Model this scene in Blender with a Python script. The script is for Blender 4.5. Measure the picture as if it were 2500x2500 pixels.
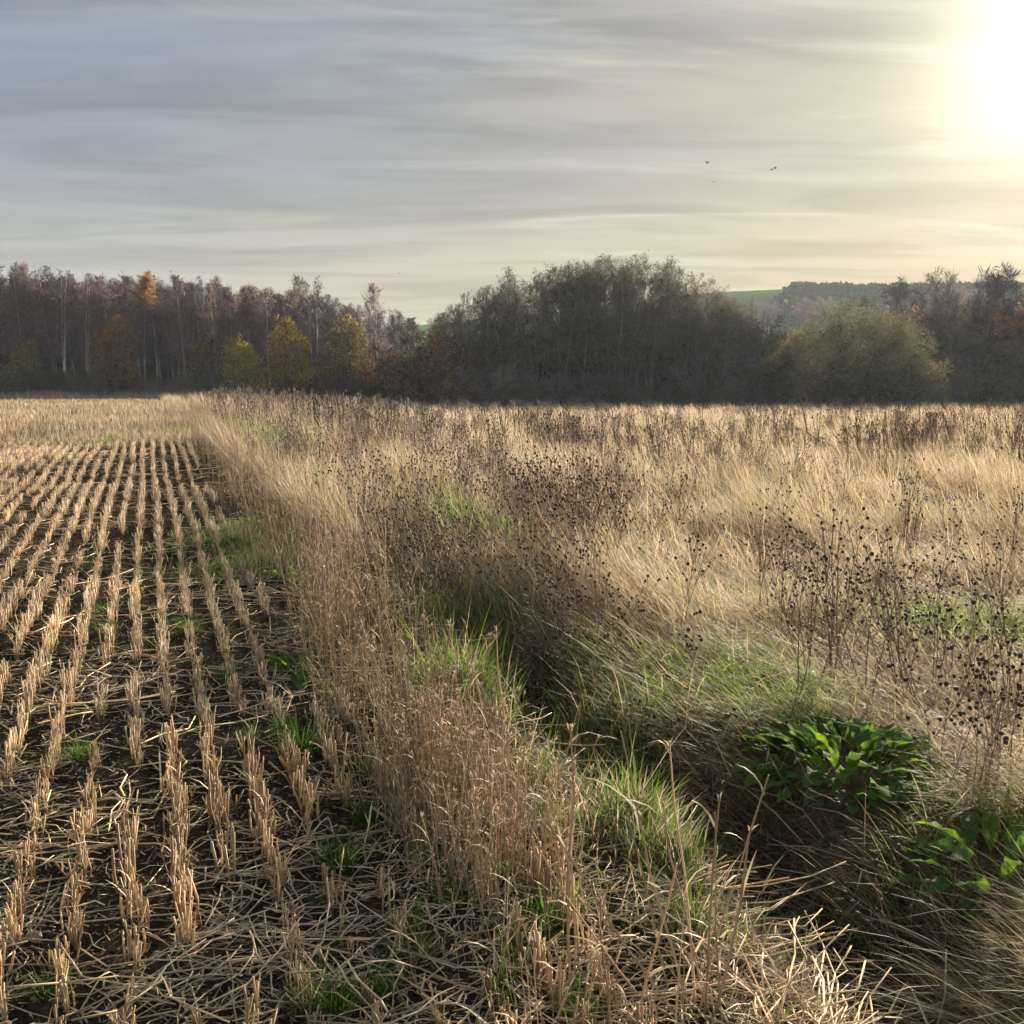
import bpy, math
import numpy as np
from mathutils import Vector, Matrix

for o in list(bpy.data.objects):
    bpy.data.objects.remove(o)
scene = bpy.context.scene
COL = scene.collection
PI = math.pi

# ----------------------------------------------------------------------------- camera
EYE = 1.6
PITCH = math.radians(6.83)
FPX = 2504.0                                    # focal length in photo pixels (frame is 2500 wide)
cam_data = bpy.data.cameras.new('camera')
cam_data.sensor_width = 36.0
cam_data.lens = 36.0 * FPX / 2500.0
cam_data.clip_start = 0.05
cam_data.clip_end = 6000.0
cam = bpy.data.objects.new('camera', cam_data)
cam.location = (0, 0, EYE)
cam.rotation_euler = (PI / 2 - PITCH, 0, 0)
COL.objects.link(cam)
scene.camera = cam

# ----------------------------------------------------------------------------- sky
SUN_AZ, SUN_EL = math.radians(27.0), math.radians(16.0)
SUN = Vector((math.sin(SUN_AZ) * math.cos(SUN_EL), math.cos(SUN_AZ) * math.cos(SUN_EL), math.sin(SUN_EL)))
world = bpy.data.worlds.new('World')
scene.world = world
world.use_nodes = True
NT = world.node_tree
NT.nodes.clear()


class NB:
    """small node builder"""
    def __init__(self, nt):
        self.nt = nt

    def new(self, t, **kw):
        n = self.nt.nodes.new(t)
        for k, v in kw.items():
            setattr(n, k, v)
        return n

    def link(self, a, b):
        self.nt.links.new(a, b)

    def put(self, sock, v):
        if hasattr(v, 'is_output'):
            self.link(v, sock)
        elif isinstance(v, (tuple, list)) and len(v) == 3 and len(sock.default_value) == 4:
            sock.default_value = (*v, 1)
        else:
            sock.default_value = v

    def m(self, op, a, b=None, c=None, clamp=False):
        n = self.new('ShaderNodeMath', operation=op, use_clamp=clamp)
        self.put(n.inputs[0], a)
        if b is not None:
            self.put(n.inputs[1], b)
        if c is not None:
            self.put(n.inputs[2], c)
        return n.outputs[0]

    def vm(self, op, a, b=None):
        n = self.new('ShaderNodeVectorMath', operation=op)
        self.put(n.inputs[0], a)
        if b is not None:
            self.put(n.inputs[1], b)
        return n.outputs['Value' if op in ('DOT_PRODUCT', 'LENGTH') else 'Vector']

    def mix(self, f, a, b, blend='MIX'):
        n = self.new('ShaderNodeMix', data_type='RGBA', blend_type=blend)
        self.put(n.inputs[0], f)
        self.put(n.inputs[6], a)
        self.put(n.inputs[7], b)
        return n.outputs[2]

    def noise(self, vec, scale, detail=4, rough=0.5, dist=0.0):
        n = self.new('ShaderNodeTexNoise')
        if vec is not None:
            self.link(vec, n.inputs['Vector'])
        n.inputs['Scale'].default_value = scale
        n.inputs['Detail'].default_value = detail
        n.inputs['Roughness'].default_value = rough
        n.inputs['Distortion'].default_value = dist
        return n.outputs['Fac']

    def ramp(self, v, lo, hi, a=0.0, b=1.0):
        n = self.new('ShaderNodeMapRange', interpolation_type='SMOOTHSTEP')
        self.put(n.inputs[0], v)
        n.inputs[1].default_value, n.inputs[2].default_value = lo, hi
        n.inputs[3].default_value, n.inputs[4].default_value = a, b
        return n.outputs[0]


w = NB(NT)
tc = w.new('ShaderNodeTexCoord')
direc = w.vm('NORMALIZE', tc.outputs['Generated'])
sep = w.new('ShaderNodeSeparateXYZ')
w.link(direc, sep.inputs[0])
dz = w.m('MAXIMUM', sep.outputs[2], 0.0)
sd = w.m('MAXIMUM', w.vm('DOT_PRODUCT', direc, tuple(SUN)), 0.0)
sky = w.new('ShaderNodeTexSky', sky_type='NISHITA')
sky.sun_disc = False
sky.sun_elevation = SUN_EL
sky.sun_rotation = SUN_AZ
sky.air_density, sky.dust_density, sky.ozone_density = 1.0, 0.5, 1.0
# cloud sheet: direction projected on a flat layer, so the streaks lie down towards the horizon as real ones do
inv = w.m('DIVIDE', 1.0, w.m('ADD', dz, 0.07))
comb = w.new('ShaderNodeCombineXYZ')
w.link(w.m('MULTIPLY', sep.outputs[0], inv), comb.inputs[0])
w.link(w.m('MULTIPLY', sep.outputs[1], inv), comb.inputs[1])
mp = w.new('ShaderNodeMapping')
w.link(comb.outputs[0], mp.inputs['Vector'])
mp.inputs['Rotation'].default_value = (0, 0, math.radians(-24))
mp.inputs['Scale'].default_value = (0.30, 1.0, 1.0)
mp.inputs['Location'].default_value = (3.1, 1.7, 0.0)
broad = w.noise(mp.outputs[0], 0.62, 2, 0.45, 0.5)
streak = w.noise(mp.outputs[0], 1.9, 5, 0.58, 0.8)
mp2 = w.new('ShaderNodeMapping')
w.link(comb.outputs[0], mp2.inputs['Vector'])
mp2.inputs['Rotation'].default_value = (0, 0, math.radians(38))
mp2.inputs['Scale'].default_value = (0.26, 1.25, 1.0)
mp2.inputs['Location'].default_value = (7.4, 4.2, 0.0)
wisp = w.noise(mp2.outputs[0], 1.15, 6, 0.64, 1.8)
low = w.m('POWER', w.m('SUBTRACT', 1.0, w.m('MINIMUM', dz, 1.0)), 7.0)       # 1 at the horizon
lowband = w.ramp(dz, 0.205, 0.10)                                           # clearer strip under the cloud edge
veil = w.mix(lowband, (0.27, 0.35, 0.465), (0.47, 0.50, 0.49))
veil = w.mix(w.m('MULTIPLY', w.ramp(broad, 0.42, 0.62), w.m('SUBTRACT', 1.0, w.m('MULTIPLY', lowband, 0.85))), veil, (0.37, 0.375, 0.385))
warm = w.m('POWER', sd, 7.0)
veil = w.mix(w.m('MULTIPLY', warm, 0.60), veil, (0.62, 0.57, 0.46))
veil = w.mix(w.m('MULTIPLY', w.m('MULTIPLY', low, w.m('POWER', sd, 3.0)), 0.95), veil, (1.0, 0.67, 0.17))
shade = w.m('ADD', 0.80, w.m('MULTIPLY', w.ramp(streak, 0.34, 0.62), 0.34))
veil = w.mix(1.0, veil, shade, 'MULTIPLY')
veil = w.mix(w.m('MULTIPLY', w.ramp(wisp, 0.50, 0.74), w.m('ADD', 0.22, w.m('MULTIPLY', warm, 0.6))), veil, (1.0, 0.93, 0.76))
glow = w.m('ADD', w.m('ADD', w.m('MULTIPLY', w.m('POWER', sd, 210.0), 1.0), w.m('MULTIPLY', w.m('POWER', sd, 700.0), 0.9)),
           w.m('MULTIPLY', w.m('POWER', sd, 25.0), 0.17))
gl = w.new('ShaderNodeVectorMath', operation='SCALE')
gl.inputs[0].default_value = (1.0, 0.90, 0.64)
w.link(glow, gl.inputs['Scale'])
veil = w.mix(1.0, veil, gl.outputs[0], 'ADD')
v10 = w.new('ShaderNodeVectorMath', operation='SCALE')
w.link(veil, v10.inputs[0])
v10.inputs['Scale'].default_value = 2.6
full = w.mix(0.975, sky.outputs[0], v10.outputs[0])
bg = w.new('ShaderNodeBackground')
bg.inputs['Strength'].default_value = 0.1
w.link(full, bg.inputs['Color'])
wo = w.new('ShaderNodeOutputWorld')
w.link(bg.outputs[0], wo.inputs['Surface'])

# ----------------------------------------------------------------------------- sun
sl = bpy.data.lights.new('sun', 'SUN')
sl.energy = 5.0
sl.angle = math.radians(1.5)
sl.color = (1.0, 0.88, 0.71)
so = bpy.data.objects.new('sun', sl)
so.rotation_euler = SUN.to_track_quat('Z', 'Y').to_euler()
COL.objects.link(so)

vs = scene.view_settings
vs.view_transform = 'Standard'
vs.look = 'None'
vs.exposure = 1.6
vs.gamma = 1.0
vs.use_curve_mapping = False
cy = scene.cycles
cy.max_bounces = 4
cy.diffuse_bounces = 2
cy.transmission_bounces = 4
cy.transparent_max_bounces = 4
cy.volume_bounces = 1
cy.sample_clamp_indirect = 4.0
cy.use_adaptive_sampling = True
cy.adaptive_threshold = 0.04
cy.use_denoising = True

# ----------------------------------------------------------------------------- helpers
rng = np.random.default_rng(7)
ROWA = math.radians(19.4)                        # the drill rows run 19.4 degrees left of the view
CA, SA = math.cos(ROWA), math.sin(ROWA)


def uv_of(x, y):
    return x * CA + y * SA, -x * SA + y * CA


def xy_of(u, v):
    return u * CA - v * SA, u * SA + v * CA


def sstep(a, b, x):
    t = np.clip((x - a) / (b - a), 0, 1)
    return t * t * (3 - 2 * t)


_lat = {}


def vnoise(x, y, s, seed):
    """value noise 0..1"""
    if seed not in _lat:
        _lat[seed] = np.random.default_rng(seed).random((256, 256))
    g = _lat[seed]
    x, y = np.asarray(x) / s + 500.3, np.asarray(y) / s + 500.7
    i, j = np.floor(x).astype(int), np.floor(y).astype(int)
    fx, fy = x - i, y - j
    fx, fy = fx * fx * (3 - 2 * fx), fy * fy * (3 - 2 * fy)
    i0, i1, j0, j1 = i & 255, (i + 1) & 255, j & 255, (j + 1) & 255
    return (g[i0, j0] * (1 - fx) + g[i1, j0] * fx) * (1 - fy) + (g[i0, j1] * (1 - fx) + g[i1, j1] * fx) * fy


DU = 1.87                                        # lateral place of the ditch


def ditch_c(v):
    return DU + 0.07 * np.sin(v * 0.9) + 0.05 * np.sin(v * 2.3 + 1)


def ground(x, y):
    x, y = np.asarray(x, float), np.asarray(y, float)
    u, v = uv_of(x, y)
    vv = np.clip(v, 0, None)
    rise = 0.80 * (1 - np.exp(-(vv / 15.0) ** 1.25))
    f = 1 - sstep(0, 1, (u - 1.5) / (1.0 + 0.32 * vv)) * 0.88
    z = rise * f
    near = 1 / (1 + (vv / 40) ** 2)
    z = z + (vnoise(x, y, 0.35, 1) - .5) * 0.045 * near + (vnoise(x, y, 1.7, 2) - .5) * 0.09 * near + (vnoise(x, y, .12, 8) - .5) * .02 * near
    # drill ridges of the stubble
    st = sstep(1.3, 1.0, u) * near
    z = z + 0.010 * np.cos(2 * PI * (u - 0.02) / 0.16) * st
    dd = (u - ditch_c(v))
    prof = np.exp(-(dd / 0.25) ** 2)
    z = z - 0.36 * prof * near * (1 - .85 * sstep(6.0, 11.0, vv))
    bank = np.exp(-((dd - 1.0) / 0.55) ** 2) * (0.07 + 0.13 * (vnoise(x, y, .8, 3) - .3)) * near
    z = z + bank
    z = z + (vnoise(x, y, 9.0, 4) - .5) * 0.18 * sstep(4, 20, u)
    return z


FWD = np.array([0, math.cos(PITCH), -math.sin(PITCH)])
UPV = np.array([0, math.sin(PITCH), math.cos(PITCH)])


def ray(px, py):
    d = np.array([(px - 1250) / FPX, 0, 0]) + FWD + UPV * ((1250 - py) / FPX)
    return d / np.linalg.norm(d)


def hit(px, py, lift=0.0):
    """ground point seen at a place of the photograph"""
    d = ray(px, py)
    t = 1.0
    while t < 150:
        p = np.array([0, 0, EYE]) + d * t
        if p[2] < float(ground(p[0], p[1])) + lift:
            break
        t *= 1.004
    return p[0], p[1], float(ground(p[0], p[1]))


def project(x, y, z):
    r = np.stack([x, y, z - EYE], -1)
    dep = r @ FWD
    return 1250 + FPX * r[..., 0] / dep, 1250 - FPX * (r @ UPV) / dep, dep


def in_view(x, y, m=0.06):
    return (np.abs(x) < (0.5 + m) * (y + 0.4)) & (y > 1.2)


def tri_mesh(name, V, F, col=None, smooth=False):
    me = bpy.data.meshes.new(name)
    V = np.ascontiguousarray(V, dtype=np.float32)
    F = np.ascontiguousarray(F, dtype=np.int32)
    k = F.shape[1]
    me.vertices.add(len(V))
    me.vertices.foreach_set('co', V.ravel())
    me.loops.add(F.size)
    me.loops.foreach_set('vertex_index', F.ravel())
    me.polygons.add(len(F))
    me.polygons.foreach_set('loop_start', np.arange(0, F.size, k, dtype=np.int32))
    me.polygons.foreach_set('loop_total', np.full(len(F), k, dtype=np.int32))
    if smooth:
        me.polygons.foreach_set('use_smooth', np.ones(len(F), dtype=bool))
    if col is not None:
        a = me.color_attributes.new('col', 'FLOAT_COLOR', 'POINT')
        c = np.ones((len(V), 4), dtype=np.float32)
        c[:, :3] = col
        a.data.foreach_set('color', c.ravel())
    me.update(calc_edges=True)
    return me


def obj(name, me, mat=None, parent=None, loc=(0, 0, 0), rot=(0, 0, 0), scale=1.0):
    o = bpy.data.objects.new(name, me)
    if mat is not None and me is not None and not me.materials:
        me.materials.append(mat)
    o.location = loc
    o.rotation_euler = rot
    o.scale = (scale,) * 3 if not hasattr(scale, '__len__') else scale
    if parent is not None:
        o.parent = parent
    COL.objects.link(o)
    return o


def tag(o, label=None, cat=None, group=None, kind=None):
    if label:
        o['label'] = label
    if cat:
        o['category'] = cat
    if group:
        o['group'] = group
    if kind:
        o['kind'] = kind
    return o


class Geo:
    """collects triangles with a colour per vertex"""
    def __init__(self):
        self.V, self.F, self.C, self.n = [], [], [], 0

    def add(self, V, F, C):
        V = np.asarray(V, float)
        C = np.asarray(C, float)
        if C.ndim == 1:
            C = np.tile(C, (len(V), 1))
        self.V.append(V)
        self.F.append(np.asarray(F) + self.n)
        self.C.append(C)
        self.n += len(V)
        return self

    def arrays(self):
        return np.concatenate(self.V), np.concatenate(self.F), np.concatenate(self.C)

    def mesh(self, name, smooth=False):
        V, F, C = self.arrays()
        return tri_mesh(name, V, F, C, smooth)


def blades(G, base, L, az, lean, curv, wid, c0, c1, segs=3, face=None, r=rng, flat=0.0):
    """tapering ribbons bending over along az"""
    N = len(base)
    if N == 0:
        return
    L, az, lean, curv, wid = [np.broadcast_to(np.asarray(a, float), (N,)) for a in (L, az, lean, curv, wid)]
    if face is None:
        face = az + PI / 2 + r.normal(0, 0.7, N)
    wv = np.stack([np.cos(face), np.sin(face), np.zeros(N)], -1)
    p = np.array(base, float)
    nv = 2 * segs + 1
    V = np.empty((N, nv, 3))
    C = np.empty((N, nv, 3))
    c0 = np.broadcast_to(c0, (N, 3))
    c1 = np.broadcast_to(c1, (N, 3))
    for i in range(segs + 1):
        t = i / segs
        cc = c0 + (c1 - c0) * t
        if i < segs:
            ww = (wid * 0.5 * (1 - 0.55 * t))[:, None] * wv
            V[:, 2 * i] = p - ww
            V[:, 2 * i + 1] = p + ww
            C[:, 2 * i] = cc
            C[:, 2 * i + 1] = cc
            a = np.clip(lean + curv * (i + .5) / segs, 0, 1.9)
            st = (L / segs)[:, None]
            p = p + st * np.stack([np.sin(a) * np.cos(az), np.sin(a) * np.sin(az), np.cos(a)], -1)
        else:
            V[:, 2 * i] = p
            C[:, 2 * i] = cc
    pat = []
    for i in range(segs - 1):
        q = 2 * i
        pat += [(q, q + 1, q + 3), (q, q + 3, q + 2)]
    q = 2 * (segs - 1)
    pat.append((q, q + 1, q + 2))
    F = (np.arange(N) * nv)[:, None, None] + np.array(pat)[None]
    G.add(V.reshape(-1, 3), F.reshape(-1, 3), C.reshape(-1, 3))


def tubes(G, P0, P1, R0, R1, c, k=3, cap=False):
    """frustums between point pairs"""
    P0, P1 = np.asarray(P0, float), np.asarray(P1, float)
    N = len(P0)
    if N == 0:
        return
    R0 = np.broadcast_to(np.asarray(R0, float), (N,))
    R1 = np.broadcast_to(np.asarray(R1, float), (N,))
    d = P1 - P0
    d = d / (np.linalg.norm(d, axis=1, keepdims=True) + 1e-9)
    ref = np.where(np.abs(d[:, 2:3]) < 0.9, np.array([[0, 0, 1.]]), np.array([[1., 0, 0]]))
    a = np.cross(d, ref)
    a /= np.linalg.norm(a, axis=1, keepdims=True)
    b = np.cross(d, a)
    V = np.empty((N, 2 * k, 3))
    for i in range(k):
        th = 2 * PI * i / k
        o = a * math.cos(th) + b * math.sin(th)
        V[:, i] = P0 + o * R0[:, None]
        V[:, k + i] = P1 + o * R1[:, None]
    pat = []
    for i in range(k):
        j = (i + 1) % k
        pat += [(i, j, k + j), (i, k + j, k + i)]
    if cap:
        for i in range(1, k - 1):
            pat.append((k, k + i, k + i + 1))
    F = (np.arange(N) * 2 * k)[:, None, None] + np.array(pat)[None]
    C = np.asarray(c, float)
    C = np.broadcast_to(C, (N, 3)) if C.ndim < 3 else C
    C = np.repeat(C[:, None, :], 2 * k, 1)
    G.add(V.reshape(-1, 3), F.reshape(-1, 3), C.reshape(-1, 3))


def stamp(G, V, F, C, pos, rz, sc, tint, tilt=None):
    """many copies of one small shape into one mesh"""
    N, n = len(pos), len(V)
    c, s = np.cos(rz), np.sin(rz)
    sc = np.broadcast_to(sc, (N,))
    W = np.empty((N, n, 3))
    W[..., 0] = (V[None, :, 0] * c[:, None] - V[None, :, 1] * s[:, None]) * sc[:, None]
    W[..., 1] = (V[None, :, 0] * s[:, None] + V[None, :, 1] * c[:, None]) * sc[:, None]
    W[..., 2] = V[None, :, 2] * sc[:, None]
    if tilt is not None:
        W[..., 0] += W[..., 2] * tilt[:, 0:1]
        W[..., 1] += W[..., 2] * tilt[:, 1:2]
    W += pos[:, None, :]
    FF = F[None] + (np.arange(N) * n)[:, None, None]
    CC = C[None] * tint[:, None, :]
    G.add(W.reshape(-1, 3), FF.reshape(-1, 3), CC.reshape(-1, 3))


def jit(c, N, a=0.15, hue=0.05, r=rng):
    """N slightly different versions of a colour"""
    c = np.asarray(c, float)
    k = np.exp(r.normal(0, a, (N, 1))) * np.exp(r.normal(0, hue, (N, 3)))
    return np.clip(c * k, 0.003, 0.85)


# ----------------------------------------------------------------------------- materials
def plant_mat(name, trans=0.35, rough=0.55, spec=0.25, vary=0.0):
    m = bpy.data.materials.new(name)
    m.use_nodes = True
    nt = m.node_tree
    nt.nodes.clear()
    b = NB(nt)
    at = b.new('ShaderNodeAttribute', attribute_name='col')
    colr = at.outputs['Color']
    if vary:
        oi = b.new('ShaderNodeObjectInfo')
        k = b.m('ADD', 1.0 - vary, b.m('MULTIPLY', oi.outputs['Random'], 2 * vary))
        colr = b.mix(1.0, colr, k, 'MULTIPLY')
    p = b.new('ShaderNodeBsdfPrincipled')
    b.link(colr, p.inputs['Base Color'])
    p.inputs['Roughness'].default_value = rough
    p.inputs['Specular IOR Level'].default_value = spec
    out = b.new('ShaderNodeOutputMaterial')
    if trans > 0:
        t = b.new('ShaderNodeBsdfTranslucent')
        b.link(colr, t.inputs['Color'])
        mx = b.new('ShaderNodeMixShader')
        mx.inputs[0].default_value = trans
        b.link(p.outputs[0], mx.inputs[1])
        b.link(t.outputs[0], mx.inputs[2])
        b.link(mx.outputs[0], out.inputs['Surface'])
    else:
        b.link(p.outputs[0], out.inputs['Surface'])
    return m


M_STRAW = plant_mat('straw', 0.25, 0.6, 0.2)
M_GRASS = plant_mat('grass_blades', 0.52, 0.6, 0.2)
M_WEED = plant_mat('dry_weed', 0.10, 0.7, 0.15)
M_BARK = plant_mat('bark', 0.0, 0.85, 0.1, 0.15)
M_TWIG = plant_mat('twigs', 0.0, 0.8, 0.1, 0.18)
M_LEAF = plant_mat('tree_leaves', 0.35, 0.8, 0.05, 0.15)
M_TURF = plant_mat('hill_turf', 0.0, 1.0, 0.0)


def leaf_mat():
    m = bpy.data.materials.new('dock_leaf')
    m.use_nodes = True
    nt = m.node_tree
    nt.nodes.clear()
    b = NB(nt)
    at = b.new('ShaderNodeAttribute', attribute_name='col')
    oi = b.new('ShaderNodeObjectInfo')
    tcn = b.new('ShaderNodeTexCoord')
    n = b.noise(tcn.outputs['Object'], 18, 4, .6)
    c = b.mix(b.m('MULTIPLY', b.ramp(oi.outputs['Random'], .35, .95), .75), at.outputs['Color'], (0.17, 0.26, 0.035))
    c = b.mix(1.0, c, b.ramp(n, .2, .8, .62, 1.25), 'MULTIPLY')
    ln = b.new('ShaderNodeVectorMath', operation='LENGTH')
    b.link(tcn.outputs['Object'], ln.inputs[0])
    sp = b.new('ShaderNodeSeparateXYZ')
    b.link(tcn.outputs['Object'], sp.inputs[0])
    vein = b.m('SINE', b.m('MULTIPLY', b.m('SUBTRACT', ln.outputs['Value'], b.m('ABSOLUTE', sp.outputs[1])), 85.0))
    c = b.mix(b.ramp(vein, .80, 1.0, 0.0, .35), c, (0.20, 0.28, 0.08))
    n2 = b.noise(tcn.outputs['Object'], 11, 3, .6)
    c = b.mix(b.ramp(n2, .66, .72, 0.0, .8), c, (0.16, 0.085, 0.03))
    p = b.new('ShaderNodeBsdfPrincipled')
    b.link(c, p.inputs['Base Color'])
    p.inputs['Roughness'].default_value = 0.72
    p.inputs['Specular IOR Level'].default_value = 0.12
    bp = b.new('ShaderNodeBump')
    bp.inputs['Strength'].default_value = .35
    bp.inputs['Distance'].default_value = .004
    b.link(n, bp.inputs['Height'])
    b.link(bp.outputs[0], p.inputs['Normal'])
    t = b.new('ShaderNodeBsdfTranslucent')
    tcol = b.mix(1.0, c, (1.5, 1.6, 0.7), 'MULTIPLY')
    b.link(tcol, t.inputs['Color'])
    mx = b.new('ShaderNodeMixShader')
    mx.inputs[0].default_value = 0.5
    b.link(p.outputs[0], mx.inputs[1])
    b.link(t.outputs[0], mx.inputs[2])
    out = b.new('ShaderNodeOutputMaterial')
    b.link(mx.outputs[0], out.inputs['Surface'])
    return m


def ground_mat():
    m = bpy.data.materials.new('soil_and_thatch')
    m.use_nodes = True
    nt = m.node_tree
    nt.nodes.clear()
    b = NB(nt)
    at = b.new('ShaderNodeAttribute', attribute_name='col')
    geo = b.new('ShaderNodeNewGeometry')
    n1 = b.noise(geo.outputs['Position'], 9, 6, .65)
    n2 = b.noise(geo.outputs['Position'], 60, 5, .7)
    n3 = b.noise(geo.outputs['Position'], 2.2, 4, .6)
    c = b.mix(1.0, at.outputs['Color'], b.ramp(n2, .25, .75, .45, 1.7), 'MULTIPLY')
    c = b.mix(1.0, c, b.ramp(n1, .3, .7, .7, 1.3), 'MULTIPLY')
    # moss on the bare soil
    sx = b.new('ShaderNodeSeparateXYZ')
    b.link(geo.outputs['Position'], sx.inputs[0])
    uu = b.m('ADD', b.m('MULTIPLY', sx.outputs[0], CA), b.m('MULTIPLY', sx.outputs[1], SA))
    mossm = b.m('MULTIPLY', b.ramp(n3, .52, .68), b.ramp(uu, 1.6, 1.0))
    c = b.mix(b.m('MULTIPLY', mossm, .75), c, (0.055, 0.062, 0.014))
    p = b.new('ShaderNodeBsdfPrincipled')
    b.link(c, p.inputs['Base Color'])
    p.inputs['Roughness'].default_value = 1.0
    p.inputs['Specular IOR Level'].default_value = 0.0
    bp = b.new('ShaderNodeBump')
    bp.inputs['Strength'].default_value = .9
    bp.inputs['Distance'].default_value = .035
    b.link(b.m('ADD', n2, b.m('MULTIPLY', n1, 1.5)), bp.inputs['Height'])
    b.link(bp.outputs[0], p.inputs['Normal'])
    out = b.new('ShaderNodeOutputMaterial')
    b.link(p.outputs[0], out.inputs['Surface'])
    return m


M_GROUND = ground_mat()
M_DOCK = leaf_mat()


def stone_mat():
    m = bpy.data.materials.new('flint_stone')
    m.use_nodes = True
    nt = m.node_tree
    nt.nodes.clear()
    b = NB(nt)
    oi = b.new('ShaderNodeObjectInfo')
    tcn = b.new('ShaderNodeTexCoord')
    n = b.noise(tcn.outputs['Object'], 30, 5, .6)
    c = b.mix(oi.outputs['Random'], (0.20, 0.14, 0.085), (0.33, 0.27, 0.19))
    c = b.mix(1.0, c, b.ramp(n, .25, .75, .6, 1.25), 'MULTIPLY')
    p = b.new('ShaderNodeBsdfPrincipled')
    b.link(c, p.inputs['Base Color'])
    p.inputs['Roughness'].default_value = .7
    out = b.new('ShaderNodeOutputMaterial')
    b.link(p.outputs[0], out.inputs['Surface'])
    return m


M_STONE = stone_mat()

# ----------------------------------------------------------------------------- ground
def axis(fine, lo, hi, step, far_lo, far_hi, grow):
    a = list(np.arange(lo, hi + 1e-6, step))
    s = step
    while a[-1] < far_hi:
        s *= grow
        a.append(a[-1] + s)
    s = step
    while a[0] > far_lo:
        s *= grow
        a.insert(0, a[0] - s)
    return np.array(a)


ua = axis(0, -2.2, 5.0, 0.04, -560, 560, 1.09)
va = axis(0, 1.6, 7.5, 0.045, -30, 620, 1.05)
UU, VV = np.meshgrid(ua, va, indexing='ij')
XX, YY = xy_of(UU, VV)
ZZ = ground(XX, YY)
nu, nv = UU.shape
idx = np.arange(nu * nv).reshape(nu, nv)
Fq = np.stack([idx[:-1, :-1], idx[1:, :-1], idx[1:, 1:], idx[:-1, 1:]], -1).reshape(-1, 4)
uf, vf, xf, yf = UU.ravel(), VV.ravel(), XX.ravel(), YY.ravel()
soil = np.array([0.066, 0.050, 0.037])
thatch = np.array([0.20, 0.145, 0.085])
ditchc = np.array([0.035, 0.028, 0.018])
farst = np.array([0.30, 0.215, 0.12])
k1 = sstep(1.25, 1.9, uf)[:, None]
gc = soil * (1 - k1) + thatch * k1
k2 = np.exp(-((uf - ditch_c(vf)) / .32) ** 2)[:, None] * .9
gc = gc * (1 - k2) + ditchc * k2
k3 = (sstep(17, 30, vf) * (uf < 3))[:, None]
gc = gc * (1 - k3) + farst * k3
gc = gc * (0.8 + .4 * vnoise(xf, yf, .5, 5))[:, None]
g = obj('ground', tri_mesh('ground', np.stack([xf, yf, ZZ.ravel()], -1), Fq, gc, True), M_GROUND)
tag(g, kind='structure')

# ----------------------------------------------------------------------------- hill far behind, with its fields and woods
def hill_y(px):
    """skyline of the hill in photo rows"""
    return np.interp(px, [-3000, 200, 1000, 1350, 1720, 1930, 2050, 2250, 2500, 2900, 4200, 6000],
                     [860, 850, 800, 768, 721, 712, 716, 714, 708, 706, 730, 800])


HD = 480.0
hp = np.linspace(-1500, 5000, 160)
top_z = EYE + (950 - hill_y(hp)) / FPX * HD * 1.005
prof = [(-260, 0.0), (-210, .03), (-160, .14), (-115, .34), (-75, .60), (-42, .84), (-18, .96), (0, 1.0), (30, .98), (90, .8), (180, 0.0)]
HV, HC = [], []
for (dy, kk) in prof:
    yy = HD + dy
    xx = (hp - 1250) / FPX * HD * (1 + dy / HD * .5)
    zz = top_z * kk + (vnoise(xx, np.full_like(xx, yy), 50, 11) - .5) * 2.5 * (kk < .95)
    HV.append(np.stack([xx, np.full_like(xx, yy), zz], -1))
HV = np.array(HV)
nr, nc = HV.shape[:2]
idx = np.arange(nr * nc).reshape(nr, nc)
Fq = np.stack([idx[:-1, :-1], idx[:-1, 1:], idx[1:, 1:], idx[1:, :-1]], -1).reshape(-1, 4)
hx, hyy = HV[..., 0].ravel(), HV[..., 1].ravel()
hc = np.where((vnoise(hx, hyy, 120, 12) > .35)[:, None], np.array([0.12, 0.23, 0.035]), np.array([0.14, 0.19, 0.05]))
hill = obj('hill', tri_mesh('hill', HV.reshape(-1, 3), Fq, hc, True), M_TURF)
tag(hill, kind='structure')


def crown_blob(r, n=60):
    """a small tree crown seen far off: many leaf-clump faces over a dome"""
    th, ph = r.random(n) * 2 * PI, np.arccos(1 - r.random(n) * 1.25)
    p = np.stack([np.sin(ph) * np.cos(th), np.sin(ph) * np.sin(th), np.cos(ph) * .9 + .55], -1)
    p *= (0.75 + .35 * r.random(n))[:, None]
    d1 = r.normal(0, 1, (n, 3))
    d1 /= np.linalg.norm(d1, axis=1, keepdims=True)
    d2 = np.cross(d1, r.normal(0, 1, (n, 3)))
    d2 /= np.linalg.norm(d2, axis=1, keepdims=True)
    s = (.30 + .2 * r.random(n))[:, None]
    V = np.stack([p - d1 * s, p + d2 * s, p + d1 * s], 1).reshape(-1, 3)
    return V, np.arange(3 * n).reshape(n, 3), jit((1, 1, 1), n, .22, .04, r).repeat(3, 0)


r_ = np.random.default_rng(5)
blobs = [crown_blob(r_) for _ in range(6)]


def hill_z(x, y):
    px = 1250 + x / HD * FPX / (1 + (y - HD) / HD * .5)
    tz = np.interp(px, hp, top_z)
    kk = np.interp(y - HD, [a for a, b in prof], [b for a, b in prof])
    return tz * kk


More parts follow.
